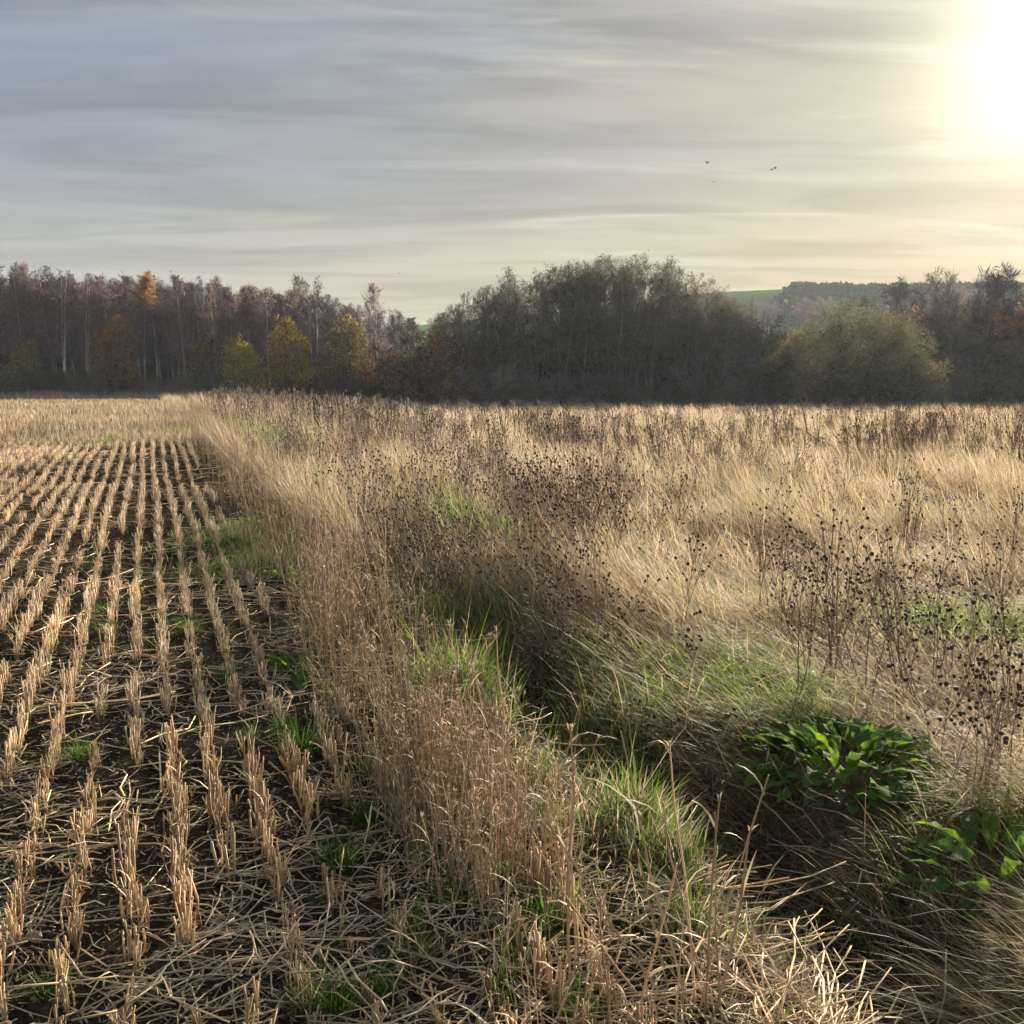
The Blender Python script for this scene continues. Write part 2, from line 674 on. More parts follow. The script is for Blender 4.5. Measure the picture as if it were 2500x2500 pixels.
G = Geo()
fx = r_.uniform(1850, 3300, 2600)
fy = HD + r_.uniform(-200, 6, 2600)
xs = (fx - 1250) / FPX * HD * (1 + (fy - HD) / HD * .5)
zs = hill_z(xs, fy)
ppx, ppy, _ = project(xs, fy, zs)
keep = (ppx > 1940 + 0.9 * np.maximum(0, 0) - 1.35 * (ppy - 704)) | (ppy > 760)
keep &= (ppx > 1700)
keep &= ~((ppx > 2300) & (ppy > 700) & (ppy < 740) & (vnoise(xs, fy, 60, 14) > .6))
xs, fy, zs = xs[keep], fy[keep], zs[keep]
sc = r_.uniform(1.5, 2.7, len(xs))
for i in range(6):
    s = slice(i, None, 6)
    tint = jit((0.12, 0.10, 0.075), len(xs[s]), .2, .1, r_)
    stamp(G, *blobs[i], np.stack([xs[s], fy[s], zs[s] - sc[s] * .3], -1), r_.random(len(xs[s])) * 6.28, sc[s], tint)
fw = obj('far_woodland', G.mesh('far_woodland'), M_TURF)
tag(fw, 'hazy grey brown woodland covering the distant hill ridge', 'woodland', kind='stuff')
print('tris so far', sum(len(m.polygons) for m in bpy.data.meshes))
#@@NEXT
# ----------------------------------------------------------------------------- trees
def unit(v):
    return v / (np.linalg.norm(v) + 1e-9)


def limb(r, p0, d, length, n, wander, up):
    pts = [np.array(p0, float)]
    d = unit(np.array(d, float))
    for i in range(n):
        d = unit(d + r.normal(0, wander, 3) + np.array([0, 0, up]))
        pts.append(pts[-1] + d * length / n)
    return pts


class Tree:
    """skeleton first (limbs with radii), then twigs and leaves as many small faces"""
    def __init__(self, seed):
        self.r = np.random.default_rng(seed)
        self.seg0, self.seg1, self.rad0, self.rad1, self.big = [], [], [], [], []
        self.tips = []                     # (point, direction) for twigs

    def add_limb(self, pts, r0, r1, big):
        n = len(pts) - 1
        for i in range(n):
            self.seg0.append(pts[i])
            self.seg1.append(pts[i + 1])
            self.rad0.append(r0 + (r1 - r0) * i / n)
            self.rad1.append(r0 + (r1 - r0) * (i + 1) / n)
            self.big.append(big)

    def at(self, pts, t):
        k = min(int(t * (len(pts) - 1)), len(pts) - 2)
        f = t * (len(pts) - 1) - k
        return pts[k] * (1 - f) + pts[k + 1] * f, unit(pts[k + 1] - pts[k])

    def side(self, d, ang, az=None):
        r = self.r
        a = unit(np.cross(d, r.normal(0, 1, 3)))
        if az is not None:
            a = unit(np.array([math.cos(az), math.sin(az), 0]) - d * (d[0] * math.cos(az) + d[1] * math.sin(az)))
        return unit(d * math.cos(ang) + a * math.sin(ang))

    def branches(self, pts, rad, t0, t1, n, lenf, ang, up, big=False, sub=5, subf=.45, subang=.7, wander=.12, taper=.35, radf=.42, tipstep=2, steep=0.0):
        r = self.r
        for i in range(n):
            t = t0 + (t1 - t0) * (i + r.random()) / n
            p, d = self.at(pts, t)
            L = lenf(t) * r.uniform(.75, 1.2)
            b = limb(r, p, self.side(d, ang * (1 - .45 * t * steep) * r.uniform(.75, 1.25), i * 2.4 + r.normal(0, .4)), L, 5, wander, up)
            rr = max(rad * (1 - t * .92) * radf, .008)
            self.add_limb(b, rr, rr * taper, big)
            for j in range(sub):
                tt = .25 + .7 * (j + r.random()) / sub
                q, e = self.at(b, tt)
                s = limb(r, q, self.side(e, subang * r.uniform(.6, 1.3)), L * subf * r.uniform(.6, 1.2) * (1.15 - tt * .6), 3, wander * 1.4, up)
                self.add_limb(s, rr * .45, rr * .15, False)
                for m in range(1, 4):
                    self.tips.append((s[m], unit(s[m] - s[m - 1])))
            for m in range(1 if tipstep == 1 else 2, 6):
                self.tips.append((b[m], unit(b[m] - b[m - 1])))

    def bark(self, c_low, c_high, zmid, k=5, only_big=None):
        G = Geo()
        P0, P1 = np.array(self.seg0), np.array(self.seg1)
        R0, R1 = np.array(self.rad0), np.array(self.rad1)
        big = np.array(self.big)
        r = self.r
        for sel, kk in ((big, k), (~big, 3)):
            if only_big is not None and sel is not big:
                continue
            if sel.sum() == 0:
                continue
            z = P0[sel][:, 2]
            f = sstep(zmid - 1, zmid + 1, z)[:, None]
            c = np.array(c_low) * (1 - f) + np.array(c_high) * f
            tubes(G, P0[sel], P1[sel], R0[sel], R1[sel], c * np.exp(r.normal(0, .16, (sel.sum(), 1))), kk)
        return G

    def twigs(self, G, per, length, wid, droop, spread, col, top=None):
        r = self.r
        P = np.array([t[0] for t in self.tips]).repeat(per, 0)
        D = np.array([t[1] for t in self.tips]).repeat(per, 0)
        N = len(P)
        d = D + r.normal(0, spread, (N, 3)) + np.array([0, 0, droop])
        d /= np.linalg.norm(d, axis=1, keepdims=True)
        L = (length * np.exp(r.normal(0, .35, N)))[:, None]
        if top is not None:
            L = L * np.clip((top - P[:, 2:3]) / 3.0, .30, 1.0)
        P = P + r.normal(0, length * .18, (N, 3))
        s = np.cross(d, r.normal(0, 1, (N, 3)))
        s = s / np.linalg.norm(s, axis=1, keepdims=True) * wid * r.uniform(.6, 1.3, (N, 1))
        mid = P + d * L * .5 + r.normal(0, length * .06, (N, 3))
        V = np.stack([P - s * .5, P + s * .5, mid, P + d * L], 1).reshape(-1, 3)
        i = np.arange(N)[:, None] * 4
        F = np.concatenate([i + [0, 1, 2], i + [0, 2, 3]], 0)
        G.add(V, F, jit(col, N, .2, .05, r).repeat(4, 0))
        self.ends = P + d * L * r.uniform(.3, 1.0, (N, 1))
        return G

    def leaves(self, G, n, size, col, cols2=None, f2=0.0, sel=None, spread=.12):
        r = self.r
        E = self.ends if sel is None else self.ends[sel(self.ends)]
        if len(E) == 0:
            return G
        P = E[r.integers(0, len(E), n)] + r.normal(0, spread, (n, 3))
        a = r.normal(0, 1, (n, 3))
        a /= np.linalg.norm(a, axis=1, keepdims=True)
        b = np.cross(a, r.normal(0, 1, (n, 3)))
        b /= np.linalg.norm(b, axis=1, keepdims=True)
        s = (size * r.uniform(.6, 1.4, n))[:, None]
        V = np.stack([P - a * s, P + b * s * .55, P + a * s, P - b * s * .55], 1).reshape(-1, 3)
        i = np.arange(n)[:, None] * 4
        F = np.concatenate([i + [0, 1, 2], i + [0, 2, 3]], 0)
        c = jit(col, n, .22, .08, r)
        if cols2 is not None:
            q = r.random(n) < f2
            c[q] = jit(cols2, q.sum(), .2, .08, r)
        G.add(V, F, c.repeat(4, 0))
        return G


PURPLE = (0.215, 0.158, 0.16)
WHITEB = (0.46, 0.43, 0.39)
DARKB = (0.075, 0.062, 0.05)
ORANGE = (0.68, 0.32, 0.04)
YELLOW = (0.50, 0.36, 0.04)
OLIVE = (0.165, 0.165, 0.06)
DGREEN = (0.060, 0.078, 0.034)
RUST = (0.36, 0.18, 0.07)


def birch(seed, fork=False, leafy=None, frac=.2, h=13.0, dense=3, stem=WHITEB):
    T = Tree(seed)
    r = T.r
    stems = [(0, 0)] if not fork else [(-.5, .1), (.55, -.1)]
    for (dx, dy) in stems:
        tr = limb(r, (dx * .15, dy, -.3), (dx * .10 + r.normal(0, .02), r.normal(0, .03), 1), h * r.uniform(.92, 1.0), 10, .025, .03)
        T.add_limb(tr, .135, .012, True)
        T.branches(tr, .13, .26, .98, 30 if not fork else 20, lambda t: 1.75 * math.sin(PI * min(1, max(0, (t - .12) / .9)) ** .8) ** .7 + .22, .70, .05, sub=5, wander=.14, steep=1.0)
    B = T.bark((0.20, 0.18, 0.16), stem, 1.2, 6, True)
    C = Geo()
    q = T.bark((.18, .14, .13), (.20, .155, .15), 3, 3)
    C.add(*q.arrays())
    T.twigs(C, dense, .7, .019, .12, .55, PURPLE, h)
    if leafy is not None:
        n = int(len(T.ends) * frac)
        T.leaves(C, n, .10, leafy, None, 0, lambda E: E[:, 2] > h * .72)
    return B.mesh('trunk', True), C.mesh('crown')


def alder(seed, h=14.5):
    T = Tree(seed)
    r = T.r
    for k in range(3):
        a = k * 2.1 + r.random()
        tr = limb(r, (.35 * math.cos(a), .35 * math.sin(a), -.3), (.10 * math.cos(a), .10 * math.sin(a), 1), h * r.uniform(.86, .97), 9, .04, .02)
        T.add_limb(tr, .12, .015, True)
        T.branches(tr, .12, .24, .99, 24, lambda t: 1.15 + .9 * math.sin(PI * min(t, .97)) , .80, .05, sub=5, wander=.16, steep=.35)
    B = T.bark((.20, .18, .15), (.26, .24, .20), 4, 5, True)
    C = Geo()
    C.add(*T.bark((.07, .06, .05), (.08, .07, .06), 3, 3).arrays())
    T.twigs(C, 2, .55, .022, .15, .55, (0.14, 0.125, 0.105), h)
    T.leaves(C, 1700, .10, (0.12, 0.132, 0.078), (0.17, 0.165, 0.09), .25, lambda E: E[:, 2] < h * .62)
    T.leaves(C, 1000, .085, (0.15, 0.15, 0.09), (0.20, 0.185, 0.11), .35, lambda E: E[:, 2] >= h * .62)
    return B.mesh('trunk', True), C.mesh('crown')


def willow(seed):
    T = Tree(seed)
    r = T.r
    for k in range(30):
        a = k * 2.39
        lean = .08 + 1.36 * ((k + .5) / 30) ** .62
        d = (math.sin(lean) * math.cos(a), math.sin(lean) * math.sin(a), math.cos(lean))
        L = 9.4 * (1 - .10 * math.cos(lean)) * r.uniform(.92, 1.03)
        tr = limb(r, (.5 * d[0], .5 * d[1], -.2), d, L, 9, .05, .035)
        T.add_limb(tr, .13, .02, True)
        T.branches(tr, .13, .10, 1.0, 17, lambda t: 3.0 * (1 - t * .62), .66, .03, sub=6, wander=.14)
    B = T.bark((.085, .075, .06), (.11, .10, .08), 2, 5, True)
    C = Geo()
    C.add(*T.bark((.09, .08, .06), (.11, .105, .07), 3, 3).arrays())
    T.twigs(C, 1, .7, .028, .15, .5, (0.125, 0.12, 0.065))
    T.leaves(C, 12000, .085, OLIVE, (0.20, 0.18, 0.05), .3)
    n = 30000                                            # outer spray of the dome, lumpy and uneven
    th, cz_ = r.random(n) * 2 * PI, r.random(n) ** .8
    sn = np.sqrt(1 - cz_ ** 2)
    lump = .84 + .20 * vnoise(th * 4.0, cz_ * 9.0, 1.0, 71) - .10 * vnoise(th * 12, cz_ * 24, 1.0, 72)
    rad = lump * (1 - .22 * r.random(n) ** 2)
    T.ends = np.stack([9.2 * sn * np.cos(th) * rad, 9.2 * sn * np.sin(th) * rad, 11.2 * cz_ * rad + .1], -1)
    T.leaves(C, 30000, .085, (0.155, 0.165, 0.088), (0.20, 0.19, 0.095), .35, None, .10)
    return B.mesh('trunk', True), C.mesh('crown')


def oak(seed, h=13.0, leaf=True):
    T = Tree(seed)
    r = T.r
    tr = limb(r, (0, 0, -.3), (r.normal(0, .05), 0, 1), h * .55, 6, .05, .03)
    T.add_limb(tr, .32, .16, True)
    for k in range(11):
        t = .35 + .65 * k / 10
        p, d = T.at(tr, min(t, .999))
        a = k * 2.39 + r.normal(0, .3)
        an = 1.1 - .75 * (k / 10) + r.normal(0, .1)
        b = limb(r, p, (math.sin(an) * math.cos(a), math.sin(an) * math.sin(a), math.cos(an)), h * .52 * r.uniform(.8, 1.1), 7, .13, .07)
        T.add_limb(b, .12, .03, True)
        T.branches(b, .13, .2, 1.0, 10, lambda t: 2.6 * (1 - t * .5), .75, .06, sub=5, wander=.2, radf=.5)
    B = T.bark((.11, .09, .075), (.14, .12, .10), 3, 6, True)
    C = Geo()
    C.add(*T.bark((.12, .10, .085), (.15, .13, .11), 3, 3).arrays())
    T.twigs(C, 3, .7, .026, .1, .6, (0.22, 0.185, 0.158))
    if leaf:
        T.leaves(C, 4200, .13, RUST, (.16, .11, .06), .4, lambda E: E[:, 2] < h * .72)
    return B.mesh('trunk', True), C.mesh('crown')


def shrub(seed, h=4.0, wd=3.0, col=(.155, .138, .122), leaf=None, nleaf=0, leaf2=None, stems=9, tw=2, ls=.09, twd=.026):
    T = Tree(seed)
    r = T.r
    for k in range(stems):
        a = k * 2.39 + r.normal(0, .2)
        lean = .15 + .95 * (k + .5) / stems
        d = (math.sin(lean) * math.cos(a) * wd / 3, math.sin(lean) * math.sin(a) * wd / 3, math.cos(lean))
        L = h * (.95 if lean < .5 else .85) * r.uniform(.8, 1.1)
        tr = limb(r, (.3 * d[0], .3 * d[1], -.2), d, L, 7, .09, .05)
        T.add_limb(tr, .05, .012, True)
        T.branches(tr, .06, .10, 1.0, 13, lambda t: h * .34 * (1 - t * .5), .8, .04, sub=5, wander=.2)
    B = T.bark(np.array(col) * .8, col, 1, 4, True)
    C = Geo()
    C.add(*T.bark(col, col, 1, 3).arrays())
    T.twigs(C, tw, .5, twd, .1, .7, col)
    if leaf is not None:
        T.leaves(C, nleaf, ls, leaf, leaf2, .3)
    return B.mesh('trunk', True), C.mesh('crown')


def cone_tree(seed, h, wd, leaf, leaf2, n):
    """bushy autumn tree, leafy to the ground"""
    T = Tree(seed)
    r = T.r
    for k in range(3):
        a = k * 2.1
        tr = limb(r, (.2 * math.cos(a), .2 * math.sin(a), -.2), (.12 * math.cos(a), .12 * math.sin(a), 1), h * (.97 if k == 0 else .8), 9, .04, .03)
        T.add_limb(tr, .10, .015, True)
        T.branches(tr, .1, .08, 1.0, 26, lambda t: wd * .5 * (1.0 - t) ** .8 + .4, .85, .07, sub=6, wander=.14)
    B = T.bark((.08, .065, .05), (.12, .10, .08), 2, 5, True)
    C = Geo()
    C.add(*T.bark((.10, .08, .06), (.12, .10, .08), 2, 3).arrays())
    T.twigs(C, 1, .5, .028, .1, .6, (.12, .095, .06))
    T.leaves(C, n, .105, leaf, leaf2, .4, spread=.2)
    return B.mesh('trunk', True), C.mesh('crown')


TM = {
    'b0': birch(101), 'b1': birch(102), 'b2': birch(103, True), 'b3': birch(104), 'b4': birch(105, False, (.42, .27, .13), .03),
    'bO': birch(107, False, ORANGE, .9), 'bP': birch(108, False, (.50, .41, .27), .10, 13, 2), 'bB': birch(109, True, None, 0, 13, 2, (.60, .57, .52)),
    'a0': alder(201), 'a1': alder(202), 'a2': alder(203), 'a3': alder(204),
    'wil': willow(301), 'o0': oak(401), 'o1': oak(402), 'oB': oak(403, 13, False),
    's0': shrub(501), 's1': shrub(502, 4, 3.6), 's2': shrub(503, 4, 3.0, (.12, .115, .095), (.085, .11, .05), 2600, (.12, .115, .06)),
    's3': shrub(504, 4, 4.2, (.19, .165, .14)), 'sg': shrub(505, 4, 3.2, (.11, .10, .06), (.30, .30, .06), 2600, (.18, .20, .06)),
    'sp': shrub(506, 5, 3.0, (.20, .175, .15), None, 0, None, 4, 1),
    'sr': shrub(507, 5, 3.2, (.13, .085, .06), (.36, .18, .06), 3600, (.22, .13, .06)), 'sr2': shrub(508, 6, 4.6, (.10, .08, .065), (.42, .20, .055), 4200, (.26, .16, .07)),
    'cy': cone_tree(601, 6.5, 6.2, (.52, .41, .06), (.34, .30, .06), 8500), 'co': cone_tree(602, 7.0, 4.6, (.48, .29, .05), (.34, .24, .06), 7500),
    'cr': cone_tree(603, 6.0, 3.6, (.40, .20, .055), (.26, .15, .05), 5200), 'cg': cone_tree(604, 7.0, 5.0, (.32, .24, .085), (.40, .26, .08), 3600),
}
TH = {k: max(v.co.z for v in TM[k][1].vertices) for k in TM}
for k in TM:
    TM[k][0].materials.append(M_BARK)
    TM[k][1].materials.append(M_LEAF if k[0] in 'awc' or k in ('s2', 'sg', 'sr', 'sr2', 'bO', 'bP', 'b4', 'o0', 'o1') else M_TWIG)


def plant_tree(kind, px, top, D, name, label, cat, group=None, rz=None, widen=1.0, drop=0.0):
    """put a tree at depth D so that it stands at photo column px and its top reaches photo row top"""
    x, y = (px - 1250) / FPX * D, D
    z = float(ground(x, y)) - drop
    yb = 950 + (EYE - z) / D * FPX
    h = (yb - top) / FPX * D
    s = h / TH[kind]
    t = bpy.data.objects.new(name, None)
    t.location = (x, y, z)
    t.rotation_euler = (0, 0, rng.uniform(0, 6.28) if rz is None else rz)
    t.scale = (s * widen, s * widen, s)
    COL.objects.link(t)
    tag(t, label, cat, group)
    for nm, me in zip(('trunk', 'crown'), TM[kind]):
        o = bpy.data.objects.new(nm, me)
        o.parent = t
        COL.objects.link(o)
    return t


# --- left: birch wood, many rows deep
LB = 'slender bare birch with purple-brown twigs in the dense birch wood'
GB = 'birches of the dense wood beyond the stubble'
r_ = np.random.default_rng(31)
topline = lambda px: np.interp(px, [-400, 0, 90, 180, 330, 420, 480, 600, 700, 790, 850, 1000, 1060], [665, 668, 650, 672, 668, 690, 684, 688, 704, 720, 742, 760, 775])
for row in range(6):
    D = 101 + row * 3.4
    step = 40
    for px in np.arange(-240, 860 if row < 5 else 1050, step):
        p = px + r_.uniform(-16, 16) + row * 13
        if row < 2 and r_.random() < .3:
            continue
        plant_tree(['b0', 'b1', 'b3', 'b0', 'b2', 'b1', 'b4'][r_.integers(0, 7)], p, topline(p) + r_.uniform(-8, 24) + (5 - row) * 2, D + r_.uniform(-1, 1),
                   'birch_tree', LB, 'birch tree', GB, None, r_.uniform(.9, 1.25))
BT = [('bB', 165, 660, 99, 'birch with pale forked stems behind the small bare tree'), ('bB', 222, 668, 100, 'tall forked birch whose white stems lean apart left of the rusty tree'),
      ('bO', 358, 672, 99, 'birch with a bright orange leafy top'), ('bP', 392, 662, 100, 'birch with a pale sparse top right of the orange-topped birch'),
      ('b3', 462, 668, 99, 'birch with a long straight white trunk and thin bare top'), ('bP', 535, 690, 99, 'birch with peach tinted top and white trunk above the yellow bush'),
      ('bP', 617, 697, 101, 'birch with a pale straw coloured top above the yellow-green tree'), ('bP', 662, 700, 101, 'birch with a small orange tuft for a top'),
      ('bP', 725, 672, 101, 'paired birch with straw coloured top just left of the pale forked one'), ('bB', 775, 680, 98.5, 'pale forked birch with bright white trunk at the wood edge'),
      ('bP', 925, 690, 104, 'faint bare birch top standing above the rusty oak'), ('bB', 907, 740, 99, 'double white stemmed birch beside the rusty oak'),
      ('b4', 95, 640, 102, 'tallest wispy birch near the left end of the wood')]
for k, px, top, D, lab in BT:
    plant_tree(k, px, top, D, 'birch_tree', lab, 'birch tree', 'birches that stand out along the wood edge', None, .9)
AT = [('cr', 290, 765, 94, 'autumn_tree', 'narrow rusty brown leafy tree in front of the birches'), ('cy', 605, 808, 92, 'autumn_tree', 'broad yellow-green bush tree with yellow crown by the field corner'),
      ('co', 705, 772, 93, 'autumn_tree', 'golden orange leafy tree right of the yellow-green bush'), ('cg', 850, 762, 99, 'autumn_tree', 'loose tan and gold leafed tree left of the double birch'),
      ('sr2', 1005, 785, 93.5, 'autumn_tree', 'round topped rusty orange oak with grey lower twigs'), ('cg', 60, 820, 98, 'autumn_tree', 'thin olive leafed tree at the left edge of the wood'),
      ('sg', 60, 868, 95, 'leafy_shrub', 'yellow-green shrub low at the left edge of the wood'), ('co', 1085, 885, 95.5, 'leafy_shrub', 'small golden shrub at the foot of the dark alders'),
      ('sp', 232, 855, 93, 'bare_tree', 'small pale grey bare tree with forked trunk before the wood'), ('sp', 632, 855, 94, 'bare_tree', 'thin pale stemmed sapling with few leaves right of the yellow bush'),
      ('cg', 785, 850, 97, 'leafy_shrub', 'olive and tan shrub under the golden orange tree'), ('sp', 1000, 905, 95, 'bare_tree', 'low pale twigged sapling below the rusty orange oak'),
      ('cg', 500, 800, 99, 'leafy_shrub', 'thin olive shrub behind the yellow bush on its left')]
for k, px, top, D, nm, lab in AT:
    plant_tree(k, px, top, D, nm, lab, 'shrub' if 'shrub' in nm else 'tree', None, None, 1.0)
GS = 'dark shrubs along the wood edge'
for px in np.arange(-180, 1250, 44):
    k = ['s0', 's1', 's2', 's2', 's3'][r_.integers(0, 5)]
    plant_tree(k, px + r_.uniform(-14, 14), 905 + r_.uniform(-22, 28), 96 + r_.uniform(-1, 2.5), 'hedge_shrub', 'dark leafless shrub in the low fringe along the birch wood', 'shrub', GS, None, 1.35)
for px in np.arange(-200, 1200, 48):
    k = ['s0', 's2', 's1', 's2'][r_.integers(0, 4)]
    plant_tree(k, px + r_.uniform(-14, 14), 845 + r_.uniform(-30, 30), 106 + r_.uniform(-1, 4), 'hedge_shrub', 'dark twiggy understorey shrub between the birch trunks', 'shrub', 'understorey shrubs of the birch wood', None, 1.2)

# --- middle: tall alders
LA = 'tall dark alder with many thin stems in the central clump'
GA = 'alders of the central clump'
at_line = lambda px: np.interp(px, [1040, 1100, 1180, 1300, 1400, 1470, 1530, 1600, 1660, 1720, 1790, 1850], [790, 742, 694, 652, 630, 622, 618, 632, 665, 705, 725, 745])
for row in range(3):
    for px in np.arange(1065, 1790, 58):
        p = px + r_.uniform(-18, 18) + row * 15
        k = ['a0', 'a1', 'a2', 'a3'][r_.integers(0, 4)]
        plant_tree(k, p, at_line(p) + r_.uniform(-6, 16) + (row == 0) * 22, 99.5 + row * 3.0 + r_.uniform(-.8, .8), 'alder_tree', LA, 'alder tree', GA, None, r_.uniform(.9, 1.08))
for px in np.arange(1060, 1900, 42):
    k = ['s2', 's0', 's2', 's1'][r_.integers(0, 4)]
    plant_tree(k, px + r_.uniform(-14, 14), 905 + r_.uniform(-35, 30), 98 + r_.uniform(-1, 1), 'hedge_shrub', 'dark green-grey shrub at the feet of the alders', 'shrub', 'shrubs under the alders', None, 1.2)
for px in np.arange(1080, 1900, 50):
    plant_tree('s2', px + r_.uniform(-14, 14), 815 + r_.uniform(-40, 40), 108 + r_.uniform(0, 4), 'hedge_shrub', 'dense dark shrub deep inside the alder clump', 'shrub', 'shrubs deep in the alder clump', None, 1.3)
plant_tree('s3', 1185, 868, 95.5, 'bare_shrub', 'rounded grey-brown bare shrub left of the alder stems', 'shrub', None, None, 1.2)
for i, (px, top) in enumerate([(1745, 735), (1800, 728), (1850, 752)]):
    plant_tree('s1' if i % 2 else 's0', px, top, 100 + i, 'bare_shrub', ['purple-grey twiggy thicket where the alder crowns end', 'broad purple-grey thicket below the green hill field', 'purple-grey thicket touching the round willow'][i], 'shrub', None, None, .8)

# --- right: round willow, oaks and thickets in the haze
plant_tree('wil', 2085, 722, 92, 'willow_tree', 'large round olive willow with branches fanning from its base', 'willow tree', None, None, 1.0)
for px in np.arange(1880, 2330, 45):
    plant_tree('s2', px + r_.uniform(-12, 12), 885 + r_.uniform(-15, 15), 106, 'hedge_shrub', 'dark low shrub showing under the skirts of the round willow', 'shrub', 'low shrubs behind the willow', None, 1.3)
plant_tree('oB', 2205, 672, 128, 'oak_tree', 'bare oak with open crown above the right flank of the willow', 'oak tree')
plant_tree('o0', 2315, 652, 122, 'oak_tree', 'oak with bare crown and rusty leaves lower down', 'oak tree', None, None, .85)
plant_tree('oB', 2490, 640, 120, 'oak_tree', 'wide bare oak at the right edge of the picture', 'oak tree', None, None, 1.15)
plant_tree('oB', 2375, 668, 125, 'oak_tree', 'small bare oak between the two larger oaks', 'oak tree', None, None, .6)
for i, (px, top, D, k, lab) in enumerate([(2380, 740, 112, 'sr2', 'rusty leafed thicket under the oak right of the willow'), (2460, 725, 114, 's3', 'high grey-brown thicket near the right edge'),
                                     (2560, 720, 113, 'sr', 'rusty thicket cut by the right edge of the picture'), (2260, 738, 113, 'o1', 'brown leafed oak scrub just behind the willow'),
                                     (2350, 800, 108, 's2', 'deep green shadowed bush between willow and rusty thicket'), (2430, 800, 107, 's3', 'grey twiggy thicket low at the right'),
                                     (2530, 800, 106, 's0', 'grey thicket at the right edge under the rusty one'), (2650, 740, 110, 's3', 'grey thicket beyond the right edge'),
                                     (2280, 880, 97, 's3', 'low sprawling grey-brown bush at the right foot of the willow'), (2400, 895, 97, 'sg', 'low bush with yellow-green top near the right edge'),
                                     (2480, 900, 98, 's3', 'low grey bush in the right corner of the meadow'), (1915, 800, 97.5, 'cg', 'tan and olive shrub on the left flank of the willow'),
                                     (2600, 890, 98, 's1', 'low dark bush beyond the right corner'), (2340, 860, 101, 's0', 'dim grey shrub behind the sprawling bush')]):
    plant_tree(k, px, top, D, 'thicket', lab, 'thicket', None, None, 1.25 if k[0] == 's' else 1.0)
# scattered trees on the hill slope, one still yellow
yt = plant_tree('cy', 1907, 733, 420, 'autumn_tree', 'lone yellow tree in the hazy trees below the hill field', 'tree', None, None, .8, -float(hill_z((1907 - 1250) / FPX * 420, 420.0)) + .5)
for i, (px, top) in enumerate([(1830, 733), (1868, 738), (1950, 728), (2000, 726)]):
    plant_tree('o1', px, top, 400, 'distant_tree', 'hazy grey tree on the valley side below the hill', 'tree', 'hazy trees below the hill', None, 1.1, -float(hill_z((px - 1250) / FPX * 400, 400.0)) + .5)


# --- power poles on the ridge
def pole(px, top, D, h, label):
    x, y = (px - 1250) / FPX * D, D
    ztop = EYE + (950 - top) / FPX * D
    t = bpy.data.objects.new('utility_pole', None)
    t.location = (x, y, ztop - h)
    COL.objects.link(t)
    tag(t, label, 'utility pole', 'poles on the ridge')
    G = Geo()
    tubes(G, [(0, 0, 0)], [(0, 0, h)], [.22], [.16], [(.10, .09, .08)], 8, True)
    obj('post', G.mesh('post', True), M_WEED, t)
    G = Geo()
    tubes(G, [(-.8, 0, h - .6)], [(.8, 0, h - .6)], [.08], [.08], [(.10, .09, .08)], 4, True)
    obj('crossarm', G.mesh('crossarm'), M_WEED, t)


pole(2374, 680, 481, 8, 'first of the two close poles right of the oaks on the ridge')
pole(2381, 682, 481, 7.5, 'second of the two close poles right of the oaks on the ridge')
pole(2413, 668, 480, 9.5, 'taller single pole on the ridge beside the wide bare oak')


# --- birds
def bird(px, py, D, span, flap, rz, label):
    d = ray(px, py)
    p = np.array([0, 0, EYE]) + d * D
    s = span * .38
    z = flap * .75
    V = [(.30, 0, .0), (.18, .05, .03), (.18, -.05, .03), (-.12, .06, .02), (-.12, -.06, .02), (-.34, .05, 0), (-.34, -.05, 0), (.05, 0, -.06),
         (.14, s * .45, z * .8), (-.06, s * .45, z * .8), (.02, s, z * .35), (-.08, s * .95, z * .3),
         (.14, -s * .45, z * .8), (-.06, -s * .45, z * .8), (.02, -s, z * .35), (-.08, -s * .95, z * .3)]
    F = [(0, 1, 2), (1, 3, 4), (1, 4, 2), (3, 5, 6), (3, 6, 4), (0, 7, 1), (0, 2, 7), (7, 3, 1), (7, 2, 4), (7, 4, 3), (3, 4, 5),
         (1, 8, 9), (1, 9, 3), (8, 10, 11), (8, 11, 9), (2, 13, 12), (2, 4, 13), (12, 15, 14), (12, 13, 15)]
    o = obj('bird', tri_mesh('bird', np.array(V) * np.array([.75, 1, 1]), F, np.tile([.03, .028, .026], (16, 1))), M_WEED, None, tuple(p), (0, .15, rz))
    tag(o, label, 'bird', 'birds in the sky')


bird(1727, 398, 120, 1.0, .35, 1.9, 'dark bird with raised wings, highest on the left of the flock')
bird(1884, 413, 150, .8, -.2, .4, 'paler of the two birds close together at the right')
bird(1893, 411, 140, .7, .3, 2.2, 'darker of the two birds close together at the right')
bird(1742, 444, 150, .75, .1, .9, 'small bird low below the raised-wing one')
bird(975, 668, 170, .8, .15, 1.2, 'tiny lone bird just above the left part of the treeline')
print('tris trees', sum(len(m.polygons) for m in bpy.data.meshes))
#@@NEXT
# ----------------------------------------------------------------------------- stubble
STRAWC = np.array([0.66, 0.495, 0.31])
STRAWO = np.array([0.68, 0.43, 0.19])
STRAWG = np.array([0.47, 0.365, 0.25])


